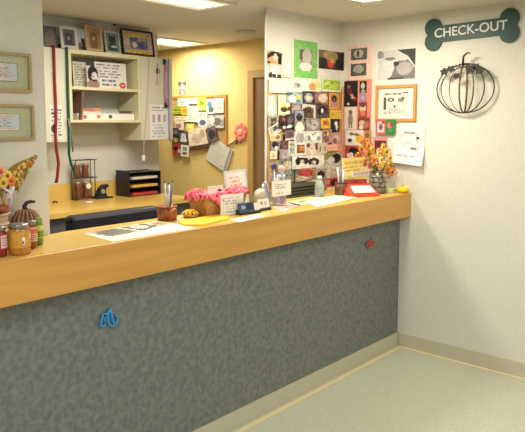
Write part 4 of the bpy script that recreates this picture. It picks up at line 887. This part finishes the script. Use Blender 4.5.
cols = [mat('leaf_green', (84, 132, 52), .6), mat('leaf_orange', (226, 130, 62), .6), mat('leaf_yellow', (222, 200, 84), .6), mat('leaf_rust', (186, 76, 52), .6), mat('leaf_dark_green', (58, 92, 44), .6), mat('leaf_salmon', (234, 148, 110), .6)]
rnd = random.Random(5)
o_ = Vector((x, y, ZC))
path = [at(u, v, 'y', y)-o_ for u, v in ((9, 187), (13, 178), (19, 171), (26, 165), (34.5, 157.5))]; rad = [.040, .040, .034, .024, .007]
m = MB(); m.tube(path, rad, mat('horn_cloth', (96, 132, 52), .8, c2=(176, 130, 56), scale=45), seg=14); m.build('fabric_horn', t)
def leaf(m, p, n_dir, s, mt):
    n_ = Vector(n_dir).normalized(); a = n_.cross(Vector((rnd.uniform(-1, 1), rnd.uniform(-1, 1), rnd.uniform(-1, 1)))).normalized(); b = n_.cross(a)
    pts = [p+a*s, p+a*s*.4+b*s*.5+n_*.003, p-a*s*.4+b*s*.42, p-a*s*.9, p-a*s*.4-b*s*.42, p+a*s*.4-b*s*.5+n_*.003]
    V = [m.bm.verts.new(q) for q in pts]; k = m.mi(mt)
    for tri in ((0, 1, 5), (1, 2, 4, 5), (2, 3, 4)):
        f = m.bm.faces.new([V[i] for i in tri]); f.material_index = k
m = MB()
for k in range(230):
    i = rnd.randrange(len(path)-1); f = rnd.random(); c_ = path[i].lerp(path[i+1], f); r_ = rad[i]*(1-f)+rad[i+1]*f
    a = rnd.uniform(0, 2*math.pi); d_ = Vector((math.cos(a)*.7, -abs(math.sin(a)), math.sin(a*1.7)*.7)).normalized()
    leaf(m, c_+d_*(r_+.002), d_, .011, rnd.choice(cols))
m.build('leaf_pattern', t, normals=False)
m = MB()
for k in range(260):
    p = Vector((rnd.uniform(-.08, .055), rnd.uniform(-.06, .05), rnd.uniform(hb_*1.5, hp2*1.12))); 
    leaf(m, p, (rnd.uniform(-.6, .6), -1, rnd.uniform(-.3, .8)), .014, rnd.choice(cols))
m.build('leaf_spray', t, normals=False)
for (u, v, cc) in ((0, 172, 5), (3, 183, 2), (11, 181, 1), (7, 176, 2), (-4, 180, 1)):
    p = at(u, v, 'y', y-.06)-o_; m = MB()
    for k in range(7):
        a = 2*math.pi*k/7; m.ell(p+Vector((.013*math.cos(a), 0, .013*math.sin(a))), (.011, .006, .011), cols[cc], seg=8)
    m.ell(p+Vector((0, -.006, 0)), (.008, .006, .008), cols[3], seg=8); m.build('flower', t)
m = MB(); p = at(8, 192, 'y', y-.07)-o_
m.tube([p+Vector((-.02, 0, .02)), p+Vector((0, -.01, .0)), p+Vector((.012, 0, -.03)), p+Vector((.005, 0, -.055))], .013, mat('pale_ribbon', (226, 206, 206), .5), flat=.4); m.tube([p+Vector((.02, 0, .02)), p+Vector((.006, -.01, .0)), p+Vector((-.01, 0, -.03))], .012, _mats['pale_ribbon'], flat=.4); m.build('ribbon', t)
p = at(2, 204, 'y', y-.04)
m = MB(); m.lathe([(.004, 0), (.018, .004), (.026, .02), (.024, .036), (.01, .042)], mat('brown_gourd', (160, 84, 52), .4), seg=18); o = m.build('gourd', loc=(p.x, y-.045, ZC+hb_*.98)); tag(o, 'small brown gourd lying in the cream basket', 'gourd')
# pen cup left
def pen_cup(u0, u1, vb, vt, y, label, pens, cm):
    xa, xb = at(u0, 205, 'y', y).x, at(u1, 205, 'y', y).x; r = rad_(u0, u1, y)*.95; h = zh((u0+u1)/2, vt, y); x = (xa+xb)/2
    t = thing('pen_cup', label, 'pen cup', (x, y, ZC+.0006))
    m = MB(); m.lathe([(r*.9, 0), (r*.94, h), (r*.84, h), (r*.8, .006)], cm, seg=36, rib=.06, nrib=24); m.build('cup', t)
    m = MB(); m.tube([(r*.97*math.cos(2*math.pi*i/28), r*.97*math.sin(2*math.pi*i/28), h) for i in range(28)], .004, cm, loop=True, seg=6); m.build('rim', t)
    for k, (u, v, pm, lb) in enumerate(pens):
        q = at(u, v, 'y', y); 
        a = Vector((x+(q.x-x)*.35, y, ZC+.012)); b = q
        m = MB(); d_ = b-a; m.tube([Vector((0, 0, 0)), d_*.96], .0062, pm, seg=10); pt = thing('pen', lb, 'pen', a, group='pens in the pen cups'); m.build('barrel', pt)
        m = MB(); m.tube([d_*.962, d_], .0045, blk, seg=8); m.build('tip', pt)
cop = mat('copper_ridged', (182, 112, 74), .35, .5, c2=(140, 84, 56), scale=40)
silv = mat('silver_pen', (206, 204, 200), .3, .4); bluep = mat('blue_grey_pen', (110, 112, 130), .35)
pen_cup(156, 177.5, 222, 206.5, 2.592, 'copper-coloured ribbed pen cup at the middle of the counter', [(164.5, 181.5, silv, 'left silver pen in the copper cup'), (172.5, 181, bluep, 'right blue-grey pen in the copper cup'), (169, 183, silv, 'middle silver pen in the copper cup')], cop)
dbr = mat('dark_bronze_ridged', (122, 84, 60), .4, .3, c2=(92, 62, 46), scale=40)
pen_cup(334, 347.5, 197, 182.5, 2.555, 'dark brown ribbed pen cup left of the red tray', [(337.5, 166, silv, 'leftmost grey pen in the dark brown cup'), (341, 164.5, bluep, 'middle tall pen in the dark brown cup'), (344, 168, silv, 'rightmost grey pen in the dark brown cup')], dbr)
# yellow corn and mat
ylw = mat('bright_yellow_candy', (240, 198, 44), .45, c2=(224, 166, 30), scale=90); 
p = C0(185, 216)
t = thing('candy_bowl', 'small heap of yellow candies in a shallow dish beside the copper cup', 'candy dish', (p.x, 2.58, ZC+.0006))
rr_ = rad_(176.5, 195.5, 2.58)
m = MB(); m.lathe([(rr_*.7, 0), (rr_, .018), (rr_*.95, .018), (rr_*.66, .004)], mat('amber_dish', (206, 160, 70), .3), seg=26); m.build('dish', t)
m = MB(); rnd = random.Random(8)
for k in range(70):
    a = rnd.uniform(0, 6.28); q = math.sqrt(rnd.random())*rr_*.8; m.ell((q*math.cos(a), q*math.sin(a), .012+.026*(1-(q/rr_)**2)*rnd.uniform(.7, 1)), (.009, .007, .007), ylw, seg=8)
o = m.build('candies', t); o['kind'] = 'stuff'
t = C0(203, 222)
m = MB(); wq, dq = xw(180, 228, 2.42)*.94, .06
n = 24; 
pts = [at(u, v, 'z', ZC+.0006) for u, v in ((178, 223), (205, 217.5), (228, 214.5), (229, 219.5), (205, 226), (184, 226.5))]
c_ = sum(pts, Vector())/6
m.rings([[Vector((q.x-c_.x, q.y-c_.y, 0)) for q in pts], [Vector(((q.x-c_.x)*.97, (q.y-c_.y)*.97, .008)) for q in pts]], mat('yellow_knit', (244, 204, 40), .7, c2=(226, 172, 28), scale=110, bump=.8), smooth=False)
o = m.build('yellow_cloth', loc=(c_.x, c_.y, ZC+.0006)); tag(o, 'flat bright yellow cloth lying before the pink-lined basket', 'cloth')
# pink lined basket
YBk = 2.50; xa = at(187, 210, 'y', 2.63).x; xb = at(249, 205, 'y', YBk).x; hB = zh(205, 196, YBk)
t = thing('wicker_basket', 'tan wicker basket lined with pink-red patterned cloth', 'basket', ((xa+xb)/2, YBk+.0, ZC+.0006), R(0)); a = (xb-xa)/2*.95; dB = .13
tanw = mat('tan_wicker', (206, 160, 96), .7, c2=(176, 128, 70), scale=60, bump=.7, stretch=(1, 1, 2.5))
def rect_ring(a0, y0, y1, z, n=10):
    R_ = []
    for i in range(n): R_.append(Vector((-a0+2*a0*i/n, y0, z)))
    for i in range(n//2): R_.append(Vector((a0, y0+(y1-y0)*i/(n//2), z)))
    for i in range(n): R_.append(Vector((a0-2*a0*i/n, y1, z)))
    for i in range(n//2): R_.append(Vector((-a0, y1-(y1-y0)*i/(n//2), z)))
    return R_
m = MB(); m.rings([rect_ring(a*.78, .012, dB, 0), rect_ring(a, 0, dB+.02, hB), rect_ring(a*.95, .008, dB+.012, hB), rect_ring(a*.75, .02, dB-.006, .01)], tanw, smooth=False); m.build('bowl', t)
pinkc = mat('pink_print_cloth', (150, 36, 56), .8, kind='voronoi', c2=(236, 110, 120), scale=48, lo=.33, hi=.42)
rnd = random.Random(3)
base = rect_ring(a*1.02, -.004, dB+.022, hB, 20); n = len(base)
def drop(i):
    p = base[i]
    if p.y < .01: return .008+ .075*max(0, 1-abs(p.x+a*.1)/(a*.85)) + .004*math.sin(i*1.3)
    return .03+.01*math.sin(i*1.7)
r0 = [Vector((p.x*1.03, p.y-.006 if p.y < .01 else p.y+.004, hB-drop(i))) for i, p in enumerate(base)]
r1 = [Vector((p.x*1.02, p.y, hB+.004+.004*math.sin(i*2.1))) for i, p in enumerate(base)]
r2 = [Vector((p.x*.92, .012+(p.y)*.85, hB+.012+.008*math.sin(i*1.1+1))) for i, p in enumerate(base)]
r3 = [Vector((p.x*.6, .035+p.y*.5, hB-.02)) for i, p in enumerate(base)]
m = MB(); m.rings([r0, r1, r2, r3], pinkc, caps=(False, True)); m.build('cloth_liner', t)
m = MB()
for (u0, u1, vv) in ((189, 203, 189), (224, 249, 187)):
    q0, q1 = at(u0, vv, 'y', YBk+.1).x-(xa+xb)/2, at(u1, vv, 'y', YBk+.1).x-(xa+xb)/2; zz = zh((u0+u1)/2, vv, YBk+.1)
    pts = []
    m = MB(); m.ell(((q0+q1)/2, .1, hB+.003), ((q1-q0)/2*.9, .03, max(.02, zz-hB)), pinkc, seg=16); m.build('cloth_fold', t)
card(207, 186, 223, 199, YBk-.014+.05, 'white card with a small black picture stuck up in the pink-lined basket', (230, 224, 208), [('e', .75, .75, .18, .2, (60, 54, 50)), ('t', .1, .1, .9, .4, 2, (206, 198, 182), 3)], zfloor=ZC+hB+.005, lean_=8, rz=4)
card(221, 194.5, 242.5, 216, YBk-.04, 'white notice with grey writing leaning on the front of the pink-lined basket', (234, 228, 220), [('t', .1, .12, .9, .9, 6, (186, 176, 178), 4), ('e', .12, .25, .05, .05, (206, 120, 140))], zfloor=ZC, lean_=-0, cat='notice', name='standing_notice', rz=-3)
# acrylic sign behind
t = thing('sign_holder', 'pale blue edged sign standing behind the pink-lined basket', 'sign', (at(239, 190, 'y', 2.655).x, 2.655, ZC+.0006), rot=(-R(7), R(-3), R(-4)))
w_ = xw(228.5, 249, 2.66)*.97; h_ = zh(238, 170, 2.66)
acr = mat('clear_acrylic', (200, 216, 214), .1, spec=.6)
m = MB(); m.box((-w_/2, 0, .0), (w_/2, .004, h_), acr); m.build('acrylic_back', t)
m = MB(); m.box((-w_/2, -.05, 0), (w_/2, 0, .004), acr); m.build('acrylic_foot', t)
ink_grid('sign_sheet', w_, h_-.006, .0015, (196, 212, 208), [('r', .1, .06, .9, .94, (230, 228, 214)), ('t', .2, .12, .8, .88, 7, (222, 166, 120), 5)], parent=t, loc=(0, -.0005, h_/2), nx=30)
# small card stands
def stand(u0, v0, u1, v1, y, label, base, ops, foot, rz=0, lean_=14, name='card_stand', cat='card stand'):
    w_ = xw(u0, u1, y); h_ = zh((u0+u1)/2, v0, y)
    t = thing(name, label, cat, (at((u0+u1)/2, 200, 'y', y).x, y, ZC+.0006), R(rz))
    m = MB(); m.rings([[(-w_/2, -.012, 0), (w_/2, -.012, 0), (w_/2, .05, 0), (-w_/2, .05, 0)], [(-w_/2, -.012, .012), (w_/2, -.012, .012), (w_/2, .035, .03), (-w_/2, .035, .03)]], foot, smooth=False); m.build('holder', t)
    ink_grid('cards', w_*.96, h_-.013, .006, base, ops, parent=t, nx=26, loc=(0, 0.004+math.sin(R(lean_))*(h_-.013)/2, .0125+(h_-.013)/2), rot=(-R(lean_), 0, 0))
    return t
stand(240, 203, 254, 215, 2.42, 'navy card stand with a folded blue-grey card, beside the white notice', (66, 82, 110), [('r', .5, .1, .9, .8, (40, 50, 76)), ('e', .3, .5, .15, .2, (150, 170, 190))], blk, rz=-8)
stand(251.5, 203, 259, 214, 2.42, 'white business cards in a small holder left of the printed cards', (232, 228, 214), [], blk, rz=-10)
stand(258.5, 199, 270.5, 212, 2.45, 'printed white business cards with grey drawings in a black holder', (224, 220, 206), [('e', .3, .45, .14, .2, (150, 146, 136)), ('e', .65, .5, .16, .22, (176, 170, 158))], blk, rz=4)
# cellophane bag behind
p = C0(259, 203)
cello = mat('crumpled_cellophane', (168, 170, 140), .2, c2=(206, 204, 180), scale=30, bump=1.0)
t = thing('treat_bag', 'crumpled clear bag of greenish treats behind the business cards', 'bag', (at(260, 200, 'y', 2.64).x, 2.62, ZC+.0006))
wb_ = rad_(248, 272, 2.62); hb2 = zh(260, 188, 2.62)
m = MB(); rnd = random.Random(4); rs = []
for k, (f, z_) in enumerate(((.7, 0), (.95, .2), (1, .5), (.8, .8), (.45, .95))):
    rs.append([Vector((wb_*f*math.cos(2*math.pi*i/20)*(1+rnd.uniform(-.08, .08)), .04*f*math.sin(2*math.pi*i/20)*(1+rnd.uniform(-.1, .1)), hb2*z_)) for i in range(20)])
m.rings(rs, cello); m.build('bag', t)
m = MB(); m.tube([(0, 0, hb2*.95), (.004, 0, hb2*1.03), (.014, 0, hb2*1.12)], [.008, .006, .014], cello); m.build('twisted_neck', t)
# toy jar : clear holder with pens/toothbrush sleeves, blue ball and pink top
Yt = 2.53
t = thing('brochure_holder', 'clear holder of bluish tubes with a blue ball and a pink top', 'holder', (at(279, 200, 'y', Yt).x, Yt, ZC+.0006))
wt_ = rad_(271, 286.5, Yt); ht_ = zh(279, 178, Yt)
clr = mat('frosted_plastic', (190, 190, 206), .25, alpha=.3)
m = MB(); m.lathe([(wt_*.85, 0), (wt_, .01), (wt_, ht_*.86), (wt_*.9, ht_*.86), (wt_*.9, .012)], clr, seg=24); m.build('cup', t)
tubem = [mat('lavender_tube', (160, 158, 190), .4), mat('white_tube', (222, 220, 224), .4), mat('periwinkle_tube', (130, 136, 180), .4)]
for k in range(7):
    a_ = 2*math.pi*k/7; q = wt_*.55; m = MB(); m.tube([(q*math.cos(a_), q*math.sin(a_), .012), (q*1.1*math.cos(a_), q*1.1*math.sin(a_), ht_*(1.0+.1*(k % 3)))], .008, tubem[k % 3], seg=8); m.build('tube', t)
q = at(274, 166, 'y', Yt)-t.location; m = MB(); m.ell(q, (.019, .019, .019), mat('navy_ball', (62, 70, 118), .3)); m.tube([q-Vector((0, 0, .015)), (q.x*.6, 0, .02)], .0035, tubem[1]); m.build('blue_ball', t)
q = at(281.5, 169, 'y', Yt)-t.location; m = MB(); m.ell(q, (.027, .02, .024), mat('pale_pink_plush', (226, 178, 160), .7)); m.tube([q-Vector((0, 0, .015)), (q.x*.6, 0, .02)], .004, tubem[1]); m.build('pink_top', t)
q = at(279, 176, 'y', Yt)-t.location; m = MB(); m.ell((q.x, -.02, q.z), (.032, .014, .016), tubem[1]); m.build('white_cap', t)
card(272, 180.5, 290.5, 196, Yt-wt_-.012, 'white price card taped to the clear holder with the blue ball', (236, 230, 216), [('r', 0, 0, 1, .08, (214, 196, 186)), ('t', .15, .2, .8, .55, 3, (150, 146, 156), 4), ('t', .15, .75, .6, .9, 1, (190, 176, 176), 4)], lean_=2)
t = thing('toothbrush_pack', 'slim bluish packet leaning left of the clear holder', 'packet', (at(269, 205, 'y', 2.50).x, 2.50, ZC+.0006), rot=(0, R(-13), 0))
hq = zh(266, 181, 2.50)
m = MB(); m.box((-.010, -.006, .003), (.014, .006, hq), mat('pale_blue_packet', (186, 190, 206), .3), bev=.002); m.build('sleeve', t)
m = MB(); m.tube([(.002, -.008, .01), (.002, -.008, hq*.9)], .004, tubem[2]); m.build('brush', t)
# black slanted rack
Yk = 2.74; xa, xb = at(285.5, 195, 'y', Yk).x, at(317, 190, 'y', Yk).x; hk = zh(300, 183.5, Yk)
t = thing('brochure_rack', 'dark slanted brochure rack between the clear holder and the water bottle', 'rack', ((xa+xb)/2, Yk, ZC+.0006), R(-2)); a = (xb-xa)/2
dk = mat('dark_grey_green_metal', (66, 66, 56), .45)
m = MB(); m.rings([[(-a, -.02, 0), (a, -.02, 0), (a, -.012, 0), (-a, -.012, 0)], [(-a, .03, hk), (a, .03, hk), (a, .038, hk), (-a, .038, hk)]], dk, smooth=False); m.build('back_panel', t)
for k in range(4):
    z_ = .004+hk*.22*k; yy = -.02+.05*z_/hk; m = MB(); m.box((-a, yy-.012, z_), (a, yy+.004, z_+.006), dk); m.build('ledge', t)
for s_ in (-1, 1): m = MB(); m.rings([[(s_*a-.002, -.03, 0), (s_*a+.002, -.03, 0), (s_*a+.002, .08, 0), (s_*a-.002, .08, 0)], [(s_*a-.002, .03, hk), (s_*a+.002, .03, hk), (s_*a+.002, .04, hk), (s_*a-.002, .04, hk)]], dk, smooth=False); m.build('side_panel', t)
# water bottle
Yw = 2.61; rw = rad_(314.5, 324.5, Yw); hw_ = zh(320, 176, Yw)
bt = mat('grey_bottle', (160, 166, 156), .15, c2=(122, 128, 120), scale=14)
t = thing('spray_bottle', 'translucent grey bottle right of the dark brochure rack', 'bottle', (at(319.5, 190, 'y', Yw).x, Yw, ZC+.0006))
m = MB(); m.lathe([(rw*.9, 0), (rw, .008), (rw*.95, hw_*.35), (rw, hw_*.55), (rw*.5, hw_*.78), (rw*.42, hw_*.86)], bt, seg=22); m.build('body', t)
m = MB(); m.lathe([(rw*.5, hw_*.861), (rw*.48, hw_)], metal_w, seg=18); m.build('cap', t)
# yellow signs near the corner
YY = 2.72
stand(343, 157.5, 367, 180, 2.635, 'large yellow card standing before the salmon sheet', (244, 226, 140), [('t', .08, .1, .92, .6, 4, (214, 178, 96), 3), ('r', 0, .0, 1, .03, (236, 214, 120))], mat('pale_wood_block', (206, 170, 110), .5), lean_=3, name='yellow_sign', cat='sign')
stand(343.5, 172, 354, 185, 2.60, 'small pale yellow card at the foot of the large yellow card', (242, 230, 150), [('e', .5, .5, .25, .3, (206, 214, 150)), ('t', .1, .7, .9, .95, 1, (222, 176, 96), 3)], _mats['pale_wood_block'], lean_=3, name='yellow_sign', cat='sign')
card(352, 171, 370, 176.5, 2.585, 'narrow white label strip before the large yellow card', (242, 236, 224), [('t', .05, .2, .95, .8, 1, (206, 190, 180), 3)], cat='label', name='label_strip', zfloor=None)
# red tray with white card
hr = .082; Yr2 = 2.40
t = thing('red_tray', 'red box-like tray with a slanted white card on its front', 'tray', (3.765, 2.40, ZC+.0006), R(-32)); a = .118
redp = mat('coral_red_plastic', (210, 72, 56), .4); redd = mat('dark_red_print', (178, 66, 56), .5, c2=(120, 40, 44), scale=40)
m = MB(); m.rings([[(-a, -.02, 0), (a, -.02, 0), (a, .12, 0), (-a, .12, 0)], [(-a*.96, -.02, .016), (a*.96, -.02, .016), (a*.86, .12, hr), (-a*.86, .12, hr)]], redp, smooth=False); m.build('body', t)
m = MB(); m.rings([[(-a*.8, .115, hr*.8), (a*.7, .115, hr*.8), (a*.7, .128, hr*.8), (-a*.8, .128, hr*.8)], [(-a*.8, .115, hr*1.35), (a*.7, .115, hr*1.35), (a*.7, .128, hr*1.35), (-a*.8, .128, hr*1.35)]], redd, smooth=False); m.build('header_panel', t)
sl = math.atan2(hr-.016, .14)
ink_grid('slanted_card', a*1.35, .095, .003, (244, 238, 214), [('r', 0, 0, 1, .06, (232, 206, 170)), ('t', .1, .3, .9, .8, 2, (232, 214, 180), 3)], parent=t, nx=30, loc=(a*.08, .034, .016+(hr-.016)*.36+.007), rot=(-(math.pi/2-sl), 0, 0))
# flower vase
def vpt(u, v, y):
    p = at(u, v, 'y', y); return p if p.x < 4.165 else at(u, v, 'x', 4.165)
Yv = 2.44; xv = at(377.5, 190, 'y', Yv).x; rv = rad_(369.5, 386.5, Yv); hv = zh(377, 171, Yv)
t = thing('flower_vase', 'dark glass vase of yellow and orange autumn flowers by the sign wall', 'vase', (xv, Yv, ZC+.0006))
vs = mat('smoked_glass_blocks', (98, 92, 78), .2, kind='voronoi', c2=(150, 148, 132), scale=42, lo=.3, hi=.6)
m = MB(); m.lathe([(rv*.9, 0), (rv, .006), (rv*.98, hv*.5), (rv*1.02, hv), (rv*.92, hv), (rv*.88, .01)], vs, seg=28); m.build('vase_body', t)
m = MB()
for k in range(5): m.tube([(rv*1.01*math.cos(2*math.pi*i/24), rv*1.01*math.sin(2*math.pi*i/24), .012+hv*.22*k) for i in range(24)], .0022, mat('dark_bead', (60, 56, 50), .3), loop=True, seg=5)
m.build('bands', t)
rnd = random.Random(12); fcol = [mat('golden_petal', (242, 190, 40), .6), mat('orange_petal', (228, 130, 40), .6), mat('pale_yellow_petal', (246, 214, 90), .6), mat('rust_petal', (190, 88, 44), .6)]
ctr = [(u, v) for u, v in ((372, 150), (379, 153), (386, 152), (390, 158), (381, 160), (374, 159), (368, 146), (364, 143), (368, 154), (384, 166), (390, 165), (376, 167), (370, 165), (387, 171), (392, 172), (383, 147), (361, 149), (365, 163))]
m = MB()
stemm = mat('stem_green', (90, 104, 50), .7); fl = []
for k, (u, v) in enumerate(ctr):
    q = vpt(u, v, Yv+rnd.uniform(-.08, .05))-t.location; fl.append((q, k))
    m.tube([(0, 0, hv*.4), (q.x*.25, q.y*.25, hv*1.0), tuple(q)], .0022, stemm, seg=5)
m.build('stems', t)
for q, k in fl:
    col_ = fcol[(0, 2, 0, 0, 2, 1, 1, 3, 1, 0, 0, 1, 3, 1, 1, 2, 1, 3)[k]]; m = MB(); rr2 = rnd.uniform(.027, .034)
    for i in range(8):
        a_ = 2*math.pi*i/8+k; m.ell(q+Vector((rr2*.62*math.cos(a_), rnd.uniform(-.004, .004), rr2*.62*math.sin(a_))), (rr2*.42, .006, rr2*.42), col_, seg=8)
    m.ell(q+Vector((0, -.006, 0)), (rr2*.3, .006, rr2*.3), fcol[3] if k % 2 else mat('brown_centre', (110, 70, 40), .7), seg=8); m.build('flower', t)
m = MB()
for k in range(210):
    u, v = rnd.choice(ctr); q = vpt(u+rnd.uniform(-5, 5), v+rnd.uniform(-4, 7), Yv+rnd.uniform(-.08, .06))-t.location
    leaf(m, q, (rnd.uniform(-.6, .6), -1, rnd.uniform(-.3, .8)), .012, rnd.choice([cols[0], cols[1], cols[3], mat('leaf_olive', (130, 112, 52), .6), fcol[0]]))
m.build('leaves', t, normals=False)
# green pad and squash
t = thing('sticky_notes', 'small pale green pad beside the yellow squash', 'note pad', (at(391.5, 190, 'y', 2.395).x, 2.395, ZC+.0006), R(10))
m = MB(); wg = xw(387, 396, 2.4); m.box((-wg/2, -.03, 0), (wg/2, .03, .03), mat('pale_green_paper', (206, 222, 150), .6), bev=.004); m.build('pad', t)
m = MB(); m.box((-wg/2-.001, -.032, -.0), (wg/2+.001, -.0301, .01), bw); m.build('pad_backing', t)
rs_ = rad_(397, 409, 2.31)/1.05; hs_ = zh(403, 186, 2.31)
t = thing('yellow_squash', 'bright yellow ribbed squash at the right end of the counter', 'squash', (at(402.5, 190, 'y', 2.31).x, 2.31, ZC+.0006))
m = MB(); m.lathe([(rs_*.4, 0), (rs_*.85, hs_*.15), (rs_, hs_*.45), (rs_*.85, hs_*.8), (rs_*.4, hs_*.97), (rs_*.1, hs_*.93)], mat('squash_yellow', (246, 206, 30), .4), seg=48, rib=.07, nrib=10); m.build('flesh', t)
m = MB(); m.tube([(0, 0, hs_*.9), (.004, 0, hs_*1.12)], [.005, .003], stemm); m.build('stem', t)

for o in C.objects:
    if o.get('category') == 'photo' and not o.get('group') and o.name.startswith('photo') and o.location.x > 3.9: o['group'] = 'pet photos pinned round the wall corner'
    if o.get('category') == 'framed picture' and o.location.x < 3: o['group'] = 'sage-matted prints on the left wall'
    if o.name.startswith('paper_stack'): o['group'] = 'paper stacks in the letter tray'
